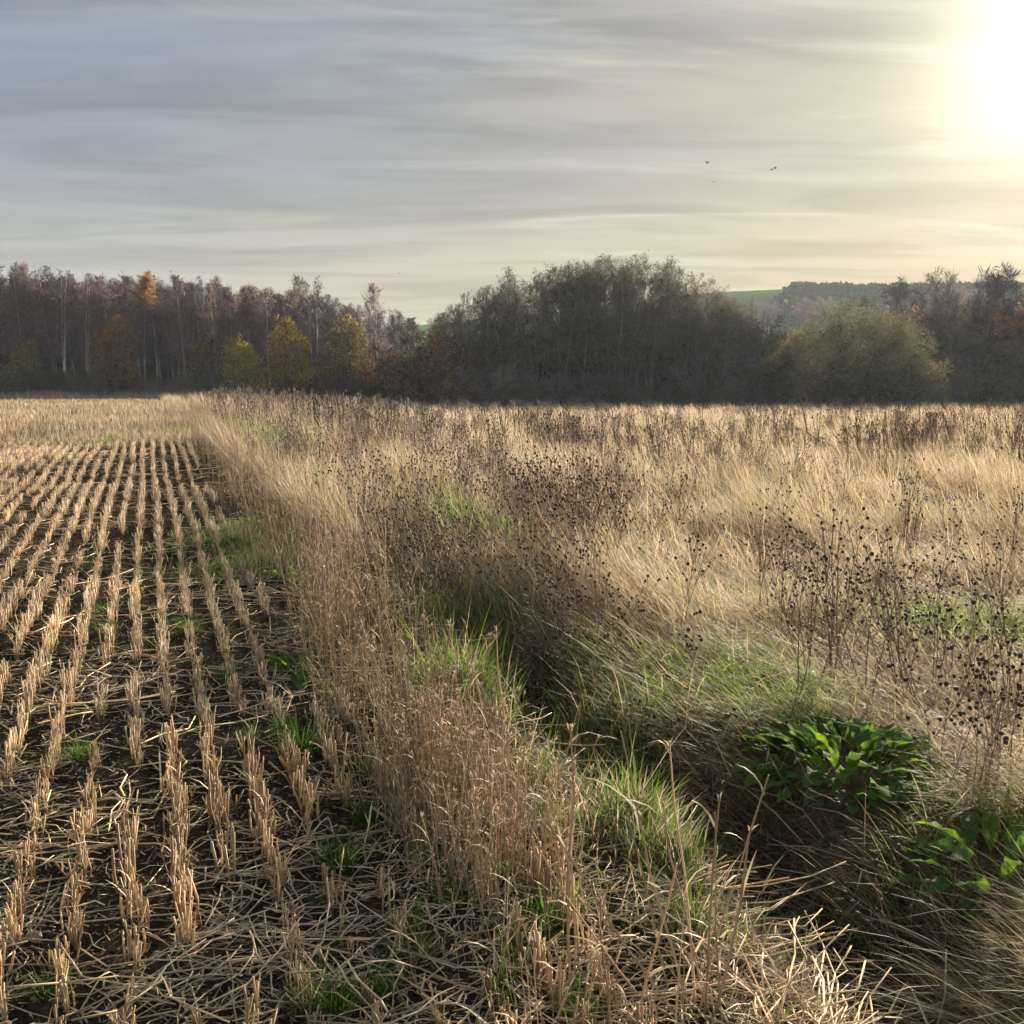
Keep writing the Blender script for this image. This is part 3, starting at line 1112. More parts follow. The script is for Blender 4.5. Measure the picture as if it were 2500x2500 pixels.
def straw_clump(r, n, h, spread_u=.018, spread_v=.05, ragged=1.0, col=STRAWC, R=.0023):
    """a bunch of cut hollow straws standing in its row, with a few leaf scraps"""
    G = Geo()
    b = np.stack([r.normal(0, spread_u, n), r.uniform(-spread_v, spread_v, n), np.full(n, -.02)], -1)
    hh = h * np.clip(r.normal(1, .16, n), .35, 1.5)
    ln = r.normal(0, .10 * ragged, (n, 2))
    wild = r.random(n) < .09
    ln[wild] = r.normal(0, .55, (wild.sum(), 2))
    top = b + np.concatenate([ln * hh[:, None], hh[:, None]], 1)
    mid = (b + top) / 2 + np.concatenate([r.normal(0, .004, (n, 2)), np.zeros((n, 1))], 1)
    c = jit(col, n, .17, .05, r)
    rad = R * r.uniform(.7, 1.35, n)
    tubes(G, b, mid, rad, rad, c * .86, 4)
    tubes(G, mid, top, rad, rad * .95, c, 4, True)
    m = max(2, n // 3)
    k = r.integers(0, n, m)
    f = r.uniform(.25, .8, m)[:, None]
    pb = b[k] * (1 - f) + top[k] * f
    blades(G, pb, r.uniform(.03, .09, m), r.random(m) * 6.28, r.uniform(.1, .6, m), r.uniform(.5, 2.0, m), .005, jit(col, m, .15, .04, r), jit(col * 1.1, m, .15, .04, r), 3, None, r)
    return G.arrays()


r_ = np.random.default_rng(77)
CL = [straw_clump(r_, r_.integers(5, 12), .088, .009, .05, .9, R=.0020) for _ in range(22)]
CLL = [straw_clump(r_, 7, .095, .009, .05, .8, R=.0026) for _ in range(8)]
rows = np.arange(-70, 8)
cu, cv = [], []
for k in rows:
    u0 = k * .146 + .03
    vv = np.arange(1.2, 20.0 + 2.4 * r_.random(), .058)
    vv = vv + r_.uniform(-.035, .035, len(vv))
    uu = u0 + r_.normal(0, .008, len(vv)) + .012 * np.sin(vv * .7 + k)
    dens = vnoise(vv, np.full(len(vv), k * 3.3), .45, 21)
    gap = (dens > .19 + .04 * sstep(5, 2, vv)) & (r_.random(len(vv)) < .88)
    gap &= ~((uu > .72) & (vv > 4.5))
    gap &= ~((uu > .62) & (vnoise(uu, vv, 1.3, 22) > np.where(vv < 4.5, 2.0, .55)))
    cu.append(uu[gap])
    cv.append(vv[gap])
cu, cv = np.concatenate(cu), np.concatenate(cv)
cx, cyy = xy_of(cu, cv)
ok = in_view(cx, cyy, .10)
# flattened wheel track crossing the left rows
trk = np.abs(cu + 2.0 + .12 * (cv - 8)) < .22
ok &= ~(trk & (vnoise(cx, cyy, .4, 23) > .30) & (cv > 6))
cx, cyy, cu, cv = cx[ok], cyy[ok], cu[ok], cv[ok]
cz = ground(cx, cyy)
cs = np.clip(r_.normal(1.0, .24, len(cx)), .35, 1.45) * (.72 + .52 * vnoise(cx, cyy, .7, 24)) 
cs = cs * np.where((cu > .66) & (cv < 4.5), 1.45, 1.0)
crz = ROWA + r_.normal(0, .10, len(cx)) + np.where(r_.random(len(cx)) < .5, PI, 0)
org = sstep(-2.0, -4.2, cu) * sstep(9, 14, cv)
tone = (0.66 + .52 * vnoise(cx, cyy, .6, 25))[:, None] * np.exp(r_.normal(0, .14, (len(cx), 1)))
tint = tone * (1 + org[:, None] * np.array([[.12, 0.0, -.22]]))
greyer = (sstep(.2, .9, cu) * .5 + .35 * (vnoise(cx, cyy, .6, 26) > .62))[:, None]
tint = tint * (1 - greyer * np.array([[.14, .10, .0]]))
dist = np.hypot(cx, cyy)
inn = in_view(cx, cyy, .0) & (cyy > 2.2)
order = np.argsort(np.where(inn, dist, 999))
near_ids = order[:300]
CM = []
for i, (V, F, C) in enumerate(CL):
    for tn in ((1.08, 1.05, 1.0), (.86, .83, .80), (.70, .66, .62)):
        me = tri_mesh('stubble_clump', V, F, C * np.array(tn))
        me.materials.append(M_STRAW)
        CM.append(me)
for i in near_ids:
    o = obj('stubble_clump', CM[r_.integers(0, len(CM))], None, None, (cx[i], cyy[i], cz[i]), (r_.normal(0, .05), r_.normal(0, .05), crz[i]), float(cs[i]))
    tag(o, 'clump of upright cut straw stubble in the nearest drill rows', 'stubble', 'nearest stubble clumps')
rest = np.ones(len(cx), bool)
rest[near_ids] = False
G = Geo()
rid = np.where(rest)[0]
pick = r_.integers(0, 22, len(rid))
farc = dist[rid] > 10
for k in range(22):
    s = rid[(pick == k) & ~farc]
    if len(s):
        stamp(G, *CL[k], np.stack([cx[s], cyy[s], cz[s]], -1), crz[s], cs[s], tint[s], r_.normal(0, .05, (len(s), 2)))
for k in range(8):
    s = rid[(pick % 8 == k) & farc]
    if len(s):
        stamp(G, *CLL[k], np.stack([cx[s], cyy[s], cz[s]], -1), crz[s], cs[s], tint[s], r_.normal(0, .05, (len(s), 2)))
print('stubble clumps', len(cx), 'tris', sum(len(f) for f in G.F))
st = obj('stubble_rows', G.mesh('stubble_rows'), M_STRAW)
tag(st, 'rows of cut pale straw stubble running away across the field', 'stubble', kind='stuff')

# headland stubble beyond the rows, sown the other way, to the grass at the wood
G = Geo()
n = 60000
d = 17.0 * (78.0 / 17.0) ** r_.random(n)
x = d * r_.uniform(-.62, .12, n)
u, v = uv_of(x, d)
keep = (u < 1.2 + .02 * v) & (v > 18.6 + 2 * r_.random(n)) & (v < 80)
x, d, u, v = x[keep], d[keep], u[keep], v[keep]
v = v - (np.mod(v, .34) - .17) * .6 * (v < 34)
x, d = xy_of(u, v)
n = len(x)
base = np.stack([x, d, ground(x, d) - .01], -1)
hh = (.15 + .05 * vnoise(x, d, 3, 27)) * np.exp(r_.normal(0, .25, n))
og = (sstep(32, 20, v) * sstep(-2, -4.5, u) * .9)[:, None]
c = (STRAWG * .98 * (1 - og) + STRAWO * 1.15 * og) * (.62 + .5 * vnoise(x, d, 2.2, 28) + .25 * vnoise(x, d, .5, 281))[:, None]
gp = ((vnoise(x, d, 1.2, 29) > .93) & (v < 34))[:, None]
c = np.where(gp, np.array([.17, .24, .06]), c)
blades(G, base, hh, r_.random(n) * 6.28, np.abs(r_.normal(0, .18, n)), .1, .004 + .00085 * d, jit(c, n, .15, .04, r_) * .85, jit(c, n, .15, .04, r_), 2, None, r_)
st = obj('headland_stubble', G.mesh('headland_stubble'), M_STRAW)
tag(st, 'short pale headland stubble between the drill rows and the wood', 'stubble', kind='stuff')

# ----------------------------------------------------------------------------- loose straw and chaff
def loose_straw(r, L, R=.0023, bend=.16):
    G = Geo()
    p = np.array([[0, 0, 0], [L * .35, r.normal(0, bend * L * .3), r.uniform(0, .012)], [L * .7, r.normal(0, bend * L * .5), r.uniform(0, .02)], [L, r.normal(0, bend * L), r.uniform(0, .03)]])
    c = jit((0.70, 0.57, 0.39), 3, .10, .03, r)
    tubes(G, p[:-1], p[1:], R, R * .9, c, 4, True)
    if r.random() < .6:
        blades(G, p[1:2], L * .35, [r.random() * 6.28], [1.0], [.6], .006, c[:1], c[:1], 2, None, r)
    return G.arrays()


LS = [loose_straw(r_, L) for L in (.10, .14, .18, .22, .26, .30, .16, .20, .36, .12, .24, .42)]


def lay(n, ymax, dens):
    d = 1.7 * (ymax / 1.7) ** r_.random(n)
    x = d * r_.uniform(-.6, .5, n)
    u, v = uv_of(x, d)
    k = (u < 2.0) & (r_.random(n) < dens(u, v, x, d))
    return x[k], d[k]


lx, ly = lay(12500, 20, lambda u, v, x, d: np.clip(.25 + .9 * (vnoise(x, d, .5, 30) - .30) + .10 * ((u > .7) & (u < 1.3)) + .6 * (np.abs(u + 2.0 + .12 * (v - 8)) < .3), 0, 1) * (u < 1.9))
lz = ground(lx, ly) + .008
lrz = r_.random(len(lx)) * 6.28
# straw tends to lie across the rows, as the combine spread it
k = r_.random(len(lx)) < .22
lrz[k] = r_.normal(.25, .45, k.sum()) + np.where(r_.random(k.sum()) < .5, PI, 0)
ltint = np.exp(r_.normal(0, .24, (len(lx), 1))) * np.exp(r_.normal(0, .04, (len(lx), 3)))
u, v = uv_of(lx, ly)
ltint[u > .9] *= np.array([.80, .76, .72])
lt = r_.normal(0, .1, (len(lx), 2))
ld = np.hypot(lx, ly)
inn = in_view(lx, ly, -.02) & (ly > 2.3)
nid = np.argsort(np.where(inn, ld, 999))[:300]
LM = []
for V, F, C in LS:
    for tn in (.75, 1.0):
        me = tri_mesh('loose_straw', V, F, C * tn)
        me.materials.append(M_STRAW)
        LM.append(me)
for i in nid:
    o = obj('loose_straw', LM[r_.integers(0, len(LM))], None, None, (lx[i], ly[i], lz[i]), (0, -abs(r_.normal(0, .16)), lrz[i]), float(r_.uniform(.8, 1.25)))
    tag(o, 'loose bleached straw lying on the soil between the nearest rows', 'straw', 'loose straws near the camera')
rest = np.ones(len(lx), bool)
rest[nid] = False
G = Geo()
rid = np.where(rest)[0]
pick = r_.integers(0, len(LS), len(rid))
for k in range(len(LS)):
    s = rid[pick == k]
    if len(s):
        V, F, C = LS[k]
        stamp(G, V * np.array([1, 1 + 0, 1]), F, C, np.stack([lx[s], ly[s], lz[s]], -1), lrz[s], r_.uniform(.7, 1.2, len(s)) * (1 + ld[s] * .03), ltint[s])
nch = 70000
d = 1.9 * (14.0 / 1.9) ** r_.random(nch)
x = d * r_.uniform(-.58, .5, nch)
u, v = uv_of(x, d)
k = (u < 1.9) & (r_.random(nch) < .35 + .9 * (vnoise(x, d, .35, 33) - .3))
x, d = x[k], d[k]
n = len(x)
blades(G, np.stack([x, d, ground(x, d) + .004], -1), r_.uniform(.010, .05, n), r_.random(n) * 6.28, r_.uniform(1.1, 1.55, n), .1, r_.uniform(.003, .008, n),
       jit((.46, .36, .25), n, .45, .06, r_), jit((.46, .36, .25), n, .45, .06, r_), 1, None, r_)
Gc = Geo()
oc = np.array([(1, 0, 0), (-1, 0, 0), (0, 1, 0), (0, -1, 0), (0, 0, 1), (0, 0, -1)], float)
of = np.array([(0, 2, 4), (2, 1, 4), (1, 3, 4), (3, 0, 4), (2, 0, 5), (1, 2, 5), (3, 1, 5), (0, 3, 5)])
nk = 15000
d = 1.9 * (8.0 / 1.9) ** r_.random(nk)
x = d * r_.uniform(-.58, .4, nk)
u, v = uv_of(x, d)
k = (u < 1.5) & (r_.random(nk) < .2 + 1.0 * vnoise(x, d, .5, 34))
x, d = x[k], d[k]
for s in range(12):
    i = slice(s, None, 12)
    V = oc * np.exp(r_.normal(0, .3, (6, 1))) * np.array([1, 1, .7])
    m_ = len(x[i])
    stamp(Gc, V, of, np.ones((6, 3)), np.stack([x[i], d[i], ground(x[i], d[i]) + .002], -1), r_.random(m_) * 6.28, np.exp(r_.normal(-5.0, .45, m_)), jit((.06, .046, .034), m_, .3, .06, r_))
o = obj('soil_clods', Gc.mesh('soil_clods'), M_WEED)
tag(o, 'crumbly dark soil clods between the stubble rows', 'soil', kind='stuff')
o = obj('straw_litter', G.mesh('straw_litter'), M_STRAW)
tag(o, 'scattered straw bits and chaff lying over the dark soil', 'straw litter', kind='stuff')


# ----------------------------------------------------------------------------- stones
def stone_mesh(r):
    t = (1 + 5 ** .5) / 2
    V = np.array([(-1, t, 0), (1, t, 0), (-1, -t, 0), (1, -t, 0), (0, -1, t), (0, 1, t), (0, -1, -t), (0, 1, -t), (t, 0, -1), (t, 0, 1), (-t, 0, -1), (-t, 0, 1)], float)
    F = [(0, 11, 5), (0, 5, 1), (0, 1, 7), (0, 7, 10), (0, 10, 11), (1, 5, 9), (5, 11, 4), (11, 10, 2), (10, 7, 6), (7, 1, 8), (3, 9, 4), (3, 4, 2), (3, 2, 6), (3, 6, 8), (3, 8, 9), (4, 9, 5), (2, 4, 11), (6, 2, 10), (8, 6, 7), (9, 8, 1)]
    V = [v / np.linalg.norm(v) for v in V]
    for _ in range(2):
        mid, F2 = {}, []

        def mp_(a, b):
            k = (min(a, b), max(a, b))
            if k not in mid:
                q = V[a] + V[b]
                V.append(q / np.linalg.norm(q))
                mid[k] = len(V) - 1
            return mid[k]
        for a, b, c in F:
            ab, bc, ca = mp_(a, b), mp_(b, c), mp_(c, a)
            F2 += [(a, ab, ca), (b, bc, ab), (c, ca, bc), (ab, bc, ca)]
        F = F2
    V = np.array(V)
    for _ in range(7):                                   # chipped facets
        nrm = unit(r.normal(0, 1, 3))
        lim = r.uniform(.55, .85)
        dd = V @ nrm
        V = V - np.outer(np.maximum(dd - lim, 0) * .85, nrm)
    return tri_mesh('stone', V * np.array([1, .75, .55]) + r.normal(0, .015, V.shape), F, None, True)


SM = [stone_mesh(r_) for _ in range(6)]
for me in SM:
    me.materials.append(M_STONE)
for px, py, s, lab in [(372, 2440, .020, 'pale rounded stone among straw close to the camera'), (435, 2182, .016, 'squarish tan stone beside a stubble row near the camera'),
                       (85, 2296, .030, 'largest flat brown stone by the left edge'), (163, 2382, .011, 'small round tan stone below the flat brown one'),
                       (16, 2402, .012, 'orange-brown stone at the left edge of the ground'), (383, 2335, .014, 'grey stone half sunk beside straw'),
                       (675, 2277, .016, 'flat pink-grey stone in bare soil between rows'), (627, 1640, .032, 'brown round stone left of the small dock plant'),
                       (470, 1712, .026, 'flat brown stone between two middle rows'), (275, 1458, .03, 'tan stone far up between the rows'),
                       (905, 1882, .011, 'small whitish stone near the tall straw')]:
    x, y, z = hit(px, py)
    o = obj('stone', SM[r_.integers(0, 6)], None, None, (x, y, z + s * .25), (0, 0, r_.random() * 6.28), s)
    tag(o, lab, 'stone')
for i in range(46):
    px, py = r_.uniform(0, 1150), r_.uniform(1700, 2490)
    x, y, z = hit(px, py)
    s = r_.uniform(.004, .011)
    o = obj('pebble', SM[r_.integers(0, 6)], None, None, (x, y, z + s * .25), (0, 0, r_.random() * 6.28), s)
    tag(o, 'small pebble on the dark soil of the stubble field', 'pebble', 'pebbles on the soil')
print('tris stubble', sum(len(m.polygons) for m in bpy.data.meshes))

# ----------------------------------------------------------------------------- meadow, ditch bank and tall straw fringe
PALE = np.array([0.64, 0.51, 0.36])
TAN = np.array([0.53, 0.41, 0.25])
BROWN = np.array([0.27, 0.195, 0.135])
MATG = np.array([0.26, 0.24, 0.095])
GREEN = np.array([0.125, 0.235, 0.035])
BRIGHT = np.array([0.27, 0.41, 0.06])
WIND = PI - .10


def spot(x, y, px, py, rad):
    """soft weight of a patch centred where the photo shows it"""
    a, b, _ = hit(px, py)
    return np.exp(-((x - a) ** 2 + (y - b) ** 2) / rad ** 2)


GREENSPOTS = [(2260, 1560, .35), (2420, 1560, .55), (1850, 1690, .5), (1760, 1650, .35), (1560, 2060, .30), (1650, 2140, .26), (1480, 1930, .28), (1400, 1640, .30), (1130, 1700, .34), (1190, 1640, .34), (1230, 1560, .3), (1700, 2330, .2),
              (1120, 1300, .5), (2420, 2100, .3), (2050, 2380, .18), (1290, 1330, .4), (680, 1090, .8), (1500, 1300, .3), (1900, 1480, .3), (1620, 1720, .2)]


def green_w(x, y):
    g_ = np.zeros_like(x)
    for px, py, rad in GREENSPOTS:
        g_ = np.maximum(g_, spot(x, y, px, py, rad))
    return g_


def dock_w(x, y):
    a = np.maximum(spot(x, y, 2065, 1885, .40), spot(x, y, 2040, 1990, .36))
    return np.maximum(a, np.maximum(np.maximum(spot(x, y, 2430, 2160, .30), spot(x, y, 2400, 2260, .26)), spot(x, y, 1240, 1330, .3)))


def weed_w(x, y):
    """where the brown stems stand thick: along the far side of the ditch, thinning out to the right"""
    u, v = uv_of(x, y)
    ur = np.interp(v, [4, 5.2, 9.3, 15.5, 25, 60, 95], [2.2, 2.5, 3.9, 5.6, 7.2, 13, 17])
    ul = np.interp(v, [5, 7, 10, 20], [1.55, 1.5, 1.15, 1.0])
    a = sstep(ul, ul + .4, u) * sstep(ur + .7, ur - .4, u) * sstep(4.4, 5.6, v) * (.28 + .5 * sstep(.35, .6, vnoise(x, y, 1.1, 55)))
    a = a * (1 - .85 * np.maximum(spot(x, y, 760, 1240, .9), spot(x, y, 900, 1190, .7))) * (1 - .5 * sstep(30, 70, v))
    b = (vnoise(x, y, 2.4, 41) > .60) * sstep(7, 12, v) * .55 * (u > 2)
    return np.clip(np.maximum(a, b), 0, 1)


r_ = np.random.default_rng(99)
G_near, G_far = Geo(), Geo()


def meadow(n, d0, d1, G, segs, w0, tuss):
    nt = n // tuss
    d = d0 * (d1 / d0) ** r_.random(nt)
    x = d * r_.uniform(-.60, .66, nt)
    u, v = uv_of(x, d)
    keep = (u > np.interp(v, [0, 6.5, 9, 20], [ditch_c(0) + .16, DU + .16, 1.3, 1.1])) & (v < 97)
    x, d = x[keep], d[keep]
    nt = len(x)
    if nt == 0:
        return
    ti = np.repeat(np.arange(nt), tuss)
    n = len(ti)
    rad = np.clip(.05 + .03 * np.sqrt(d), .06, .5)[ti]
    ang, rr = r_.random(n) * 6.28, np.sqrt(r_.random(n)) * rad
    bx, by = x[ti] + rr * np.cos(ang), d[ti] + rr * np.sin(ang)
    u, v = uv_of(bx, by)
    gw = green_w(bx, by)
    ww = weed_w(bx, by)
    # tall standing tussocks versus flattened mats
    stand = sstep(.42, .66, vnoise(x, d, .9, 42))[ti]
    stand = stand * (1 - .9 * sstep(6.5, 4.5, by))
    stand = np.maximum(stand, sstep(22, 40, by) * .75)
    for sx, sy, sr in ((760, 1240, .9), (1560, 1480, .75), (1480, 1420, .6)):
        stand = np.maximum(stand, spot(bx, by, sx, sy, sr))
    dk = dock_w(bx, by)
    lodge = sstep(12.5, 9.5, by) * sstep(2.6, 3.6, u)
    stand = stand * (1 - .7 * lodge)
    L = (.26 + .38 * stand) * np.exp(r_.normal(0, .30, n)) * np.exp(r_.normal(0, .22, nt))[ti] * (1 - .45 * gw) * (1 - .75 * np.clip(dk * 1.3, 0, 1)) * (1 - .5 * ww)
    L = np.minimum(L, .72)
    az = WIND + (vnoise(x, d, 1.0, 43)[ti] - .5) * 2.6 + r_.normal(0, .35, nt)[ti] + r_.normal(0, .5, n)
    bank = np.exp(-((u - ditch_c(v) - .45) / .5) ** 2) * (by < 9)
    wx, wy = np.cos(az) + .75 * np.cos(ang) * rr / rad + bank * -CA * .9, np.sin(az) + .75 * np.sin(ang) * rr / rad - bank * SA * .9
    az = np.arctan2(wy, wx)
    lean = np.where(r_.random(n) < .6, 1.05, .7) * (1 - .55 * stand) + r_.normal(0, .16, n)
    lean = lean * (1 - .5 * gw)
    curv = r_.uniform(.2, 1.0, n) * (1 - .45 * stand)
    dry = vnoise(x, d, 1.3, 44)[ti]
    mat = (1 - stand) * sstep(8.0, 4.0, by) * .5
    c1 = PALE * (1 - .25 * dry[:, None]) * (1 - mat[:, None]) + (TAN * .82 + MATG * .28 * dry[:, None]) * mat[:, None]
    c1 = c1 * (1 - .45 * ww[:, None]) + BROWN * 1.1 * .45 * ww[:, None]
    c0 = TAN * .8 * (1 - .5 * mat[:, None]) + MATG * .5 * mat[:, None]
    gmix = np.clip(gw[:, None] * 1.25, 0, 1) * (r_.random((n, 1)) < .95)
    gcol = GREEN + (BRIGHT - GREEN) * vnoise(bx, by, .3, 45)[:, None]
    c1 = c1 * (1 - gmix) + gcol * gmix
    c0 = c0 * (1 - gmix) + gcol * .75 * gmix
    hint = ((r_.random(n) < .22 * (by < 14)) & (gw < .3))[:, None]
    c1 = np.where(hint, MATG * 1.2, c1)
    base = np.stack([bx, by, ground(bx, by) - .015], -1)
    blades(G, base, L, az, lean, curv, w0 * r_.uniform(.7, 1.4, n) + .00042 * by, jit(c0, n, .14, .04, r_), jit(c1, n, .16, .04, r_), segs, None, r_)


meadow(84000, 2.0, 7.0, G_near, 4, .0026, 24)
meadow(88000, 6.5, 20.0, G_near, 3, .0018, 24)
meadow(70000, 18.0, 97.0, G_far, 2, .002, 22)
n = 7000
d = 2.2 * (16 / 2.2) ** r_.random(n)
x = d * r_.uniform(-.5, .58, n)
u, v = uv_of(x, d)
k = (u > ditch_c(v) - .1) & (dock_w(x, d) < .35)
x, d = x[k], d[k]
n = len(x)
c = np.where((r_.random(n) < .5)[:, None], PALE * 1.05, BROWN * 1.5)
blades(G_near, np.stack([x, d, ground(x, d) + r_.uniform(0, .16, n)], -1), r_.uniform(.12, .45, n), r_.random(n) * 6.28, np.where(d < 7.5, r_.uniform(.95, 1.5, n), r_.uniform(.2, 1.4, n)), r_.normal(0, .2, n), .0035 + .0003 * d, jit(c * .9, n, .2, .05, r_), jit(c, n, .2, .05, r_), 2, None, r_)
n = 14000                                            # broad curled dead leaf blades
d = 2.2 * (11 / 2.2) ** r_.random(n)
x = d * r_.uniform(-.4, .58, n)
u, v = uv_of(x, d)
k = (u > ditch_c(v) + .1) & (dock_w(x, d) < .35)
x, d = x[k], d[k]
n = len(x)
blades(G_near, np.stack([x, d, ground(x, d) + r_.uniform(0, .12, n)], -1), r_.uniform(.06, .22, n), r_.random(n) * 6.28, r_.uniform(.3, 1.2, n), r_.uniform(.4, 2.6, n), r_.uniform(.004, .008, n), jit(TAN * .8, n, .25, .06, r_), jit(TAN * 1.05, n, .25, .06, r_), 4, None, r_)
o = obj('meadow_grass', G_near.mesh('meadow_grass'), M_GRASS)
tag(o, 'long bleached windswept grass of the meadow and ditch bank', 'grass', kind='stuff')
# dry grass strip at the foot of the wood, left
n = 5200
x = r_.uniform(-62, -12, n)
d = 78 + (x + 62) * .10 + r_.uniform(-1, 13, n)
u, v = uv_of(x, d)
base = np.stack([x, d, ground(x, d) - .02], -1)
tall = vnoise(x, d, 3, 46)
c = np.where((tall > .5)[:, None], PALE * .9, BROWN * 1.5)
blades(G_far, base, .35 + .65 * tall * r_.uniform(.5, 1.2, n), WIND + r_.normal(0, .5, n), r_.uniform(.1, .6, n), .4, .05, jit(c * .8, n, .15, .04, r_), jit(c, n, .15, .04, r_), 2, None, r_)
o = obj('distant_meadow_grass', G_far.mesh('distant_meadow_grass'), M_GRASS)
tag(o, 'far pale meadow grass reaching to the foot of the trees', 'grass', kind='stuff')
print('tris meadow', sum(len(m.polygons) for m in bpy.data.meshes))

# green grass in the ditch and between the rows near it
G = Geo()
for px, py, rad, n, h in [(1130, 1700, .30, 1400, .22), (1180, 1620, .30, 1400, .24), (1240, 1560, .3, 900, .24), (1480, 1930, .26, 1200, .22), (1560, 2020, .24, 1000, .18), (1640, 2110, .2, 700, .14), (1420, 1860, .2, 800, .22),
                         (1690, 2290, .15, 300, .14), (570, 1330, .55, 2600, .09), (650, 1390, .4, 1800, .10), (500, 1400, .35, 900, .07), (620, 1290, .5, 1400, .08), (450, 1060, 1.2, 1200, .12), (260, 1085, .9, 700, .10),
                         (1330, 2050, .16, 200, .10), (1250, 2140, .15, 120, .09), (1380, 2220, .15, 120, .08), (1290, 1910, .16, 200, .13), (1050, 1880, .2, 260, .10), (1280, 2330, .14, 160, .09), (1080, 1560, .3, 500, .3)]:
    x, y, z = hit(px, py)
    n = int(n)
    a, rr = r_.random(n) * 6.28, np.abs(r_.normal(0, rad * .6, n))
    bx, by = x + rr * np.cos(a), y + rr * np.sin(a)
    c = GREEN + (BRIGHT - GREEN) * np.clip(vnoise(bx, by, .25, 47) * 1.4 - .2, 0, 1)[:, None]
    if py > 1800:
        c = GREEN * np.array([1.15, .95, 1.3])
    c = np.where(r_.random((n, 1)) < .35, PALE * .75, c)
    blades(G, np.stack([bx, by, ground(bx, by) - .01], -1), h * np.exp(r_.normal(0, .3, n)), r_.random(n) * 6.28, np.abs(r_.normal(0, .35, n)), r_.uniform(.2, 1.2, n), .0035 + .0004 * y,
           jit(c * .8, n, .15, .06, r_), jit(c, n, .18, .06, r_), 3, None, r_)
# dead matted verge between the straw fringe and the ditch, and down both ditch sides
n = 10000
d = 2.0 * (13 / 2.0) ** r_.random(n)
u = r_.uniform(1.25, 2.3, n)
v = (d - u * SA) / CA
x, d = xy_of(u, v)
k = in_view(x, d, .1) & (r_.random(n) < .35 + .9 * vnoise(x, d, .3, 61))
x, d = x[k], d[k]
n = len(x)
c = np.where((r_.random(n) < .5)[:, None], TAN * .9, BROWN * 1.1)
c = np.where((r_.random(n) < .10)[:, None], GREEN * .9, c)
blades(G, np.stack([x, d, ground(x, d)], -1), r_.uniform(.06, .22, n), r_.random(n) * 6.28, r_.uniform(.5, 1.35, n), r_.uniform(0, .9, n), r_.uniform(.0025, .0045, n), jit(c * .85, n, .25, .06, r_), jit(c, n, .25, .06, r_), 3, None, r_)
o = obj('ditch_grass', G.mesh('ditch_grass'), M_GRASS)
tag(o, 'fresh green grass in the ditch and patches at the field edge', 'grass', kind='stuff')

# tall uncut straw fringe on the field side of the ditch
def tall_stalk(r, h):
    G = Geo()
    a = r.random() * 6.28
    ln = abs(r.normal(0, .16))
    p = [np.zeros(3)]
    for i in range(4):
        p.append(p[-1] + np.array([math.cos(a) * ln, math.sin(a) * ln, 1]) * h / 4 + r.normal(0, .005, 3) * np.array([1, 1, 0]))
    p = np.array(p)
    c = jit(STRAWG * .95, 1, .12, .04, r)
    tubes(G, p[:-1], p[1:], np.linspace(.0030, .0020, 4), np.linspace(.0027, .0016, 4), c, 4)
    m = r.integers(1, 4)
    f = r.uniform(.25, .95, m)
    pb = np.stack([p[0] * (1 - q) + p[-1] * q for q in f])
    blades(G, pb, r.uniform(.06, .18, m), r.random(m) * 6.28, r.uniform(.2, .7, m), r.uniform(.8, 2.4, m), .006, jit(STRAWG, m, .15, .04, r), jit(STRAWG * 1.15, m, .15, .04, r), 4, None, r)
    e = r.random()
    if e < .45:
        q = p[-1] - np.array([0, 0, .012])
        blades(G, np.repeat(q[None], 3, 0), r.uniform(.015, .032, 3), r.random(3) * 6.28, r.uniform(.05, .45, 3), r.uniform(0, 1.0, 3), .007, jit((.48, .38, .26), 3, .12, .03, r), jit((.58, .48, .34), 3, .12, .03, r), 2, None, r)
    return G.arrays()


TS = [tall_stalk(r_, .5) for _ in range(24)]
n = 4700
d = 2.1 * (40 / 2.1) ** r_.random(n)
u = .96 + (.10 + .025 * d) * r_.normal(0, 1, n) + .07 * np.sin(d * 1.3)
v = (d - u * SA) / CA
tall_ = vnoise(u * 2, v, .55, 48)
keep = (u > .62) & (u < 1.08 + .03 * d + .25 * sstep(9, 14, d) * d * .2) & (tall_ > .26)
edge = sstep(2.7, 2.3, v)                               # only a few stand at the very front
keep &= (r_.random(n) > edge * .88)
u, v, tall_ = u[keep], v[keep], tall_[keep]
u = np.concatenate([u, r_.uniform(.80, 1.22, 360)])
v = np.concatenate([v, r_.uniform(2.75, 3.8, 360)])
tall_ = np.concatenate([tall_, r_.uniform(.3, .75, 360)])
x, y = xy_of(u, v)
n = len(x)
sc = (.36 + .62 * tall_) * np.exp(r_.normal(0, .2, n)) * (1 - .4 * sstep(.95, .65, u))
pos = np.stack([x, y, ground(x, y) - .02], -1)
tint = jit((1, 1, 1), n, .16, .04, r_) * np.where((vnoise(x, y, .7, 49) > .6)[:, None], np.array([1.32, 1.26, 1.08]), np.array([1.12, 1.10, 1.06]))
tilt = r_.normal(0, .10, (n, 2)) + np.array([-.06, .0])
ddist = np.hypot(x, y)
inn = in_view(x, y, -.01) & (y > 2.2)
nid = np.argsort(np.where(inn, ddist, 999))[:220]
TSM = []
for V, F, C in TS:
    for tn in (1.05, 1.3):
        me = tri_mesh('dry_stalk', V, F, C * tn)
        me.materials.append(M_STRAW)
        TSM.append(me)
for i in nid:
    o = obj('dry_stalk', TSM[r_.integers(0, len(TSM))], None, None, tuple(pos[i]), (r_.normal(0, .11), r_.normal(-.05, .11), r_.random() * 6.28), float(sc[i]))
    tag(o, 'tall dry uncut stalk at the field edge of the ditch near the camera', 'stalk', 'nearest tall stalks beside the ditch')
G = Geo()
rest = np.ones(n, bool)
rest[nid] = False
rid = np.where(rest)[0]
pick = r_.integers(0, len(TS), len(rid))
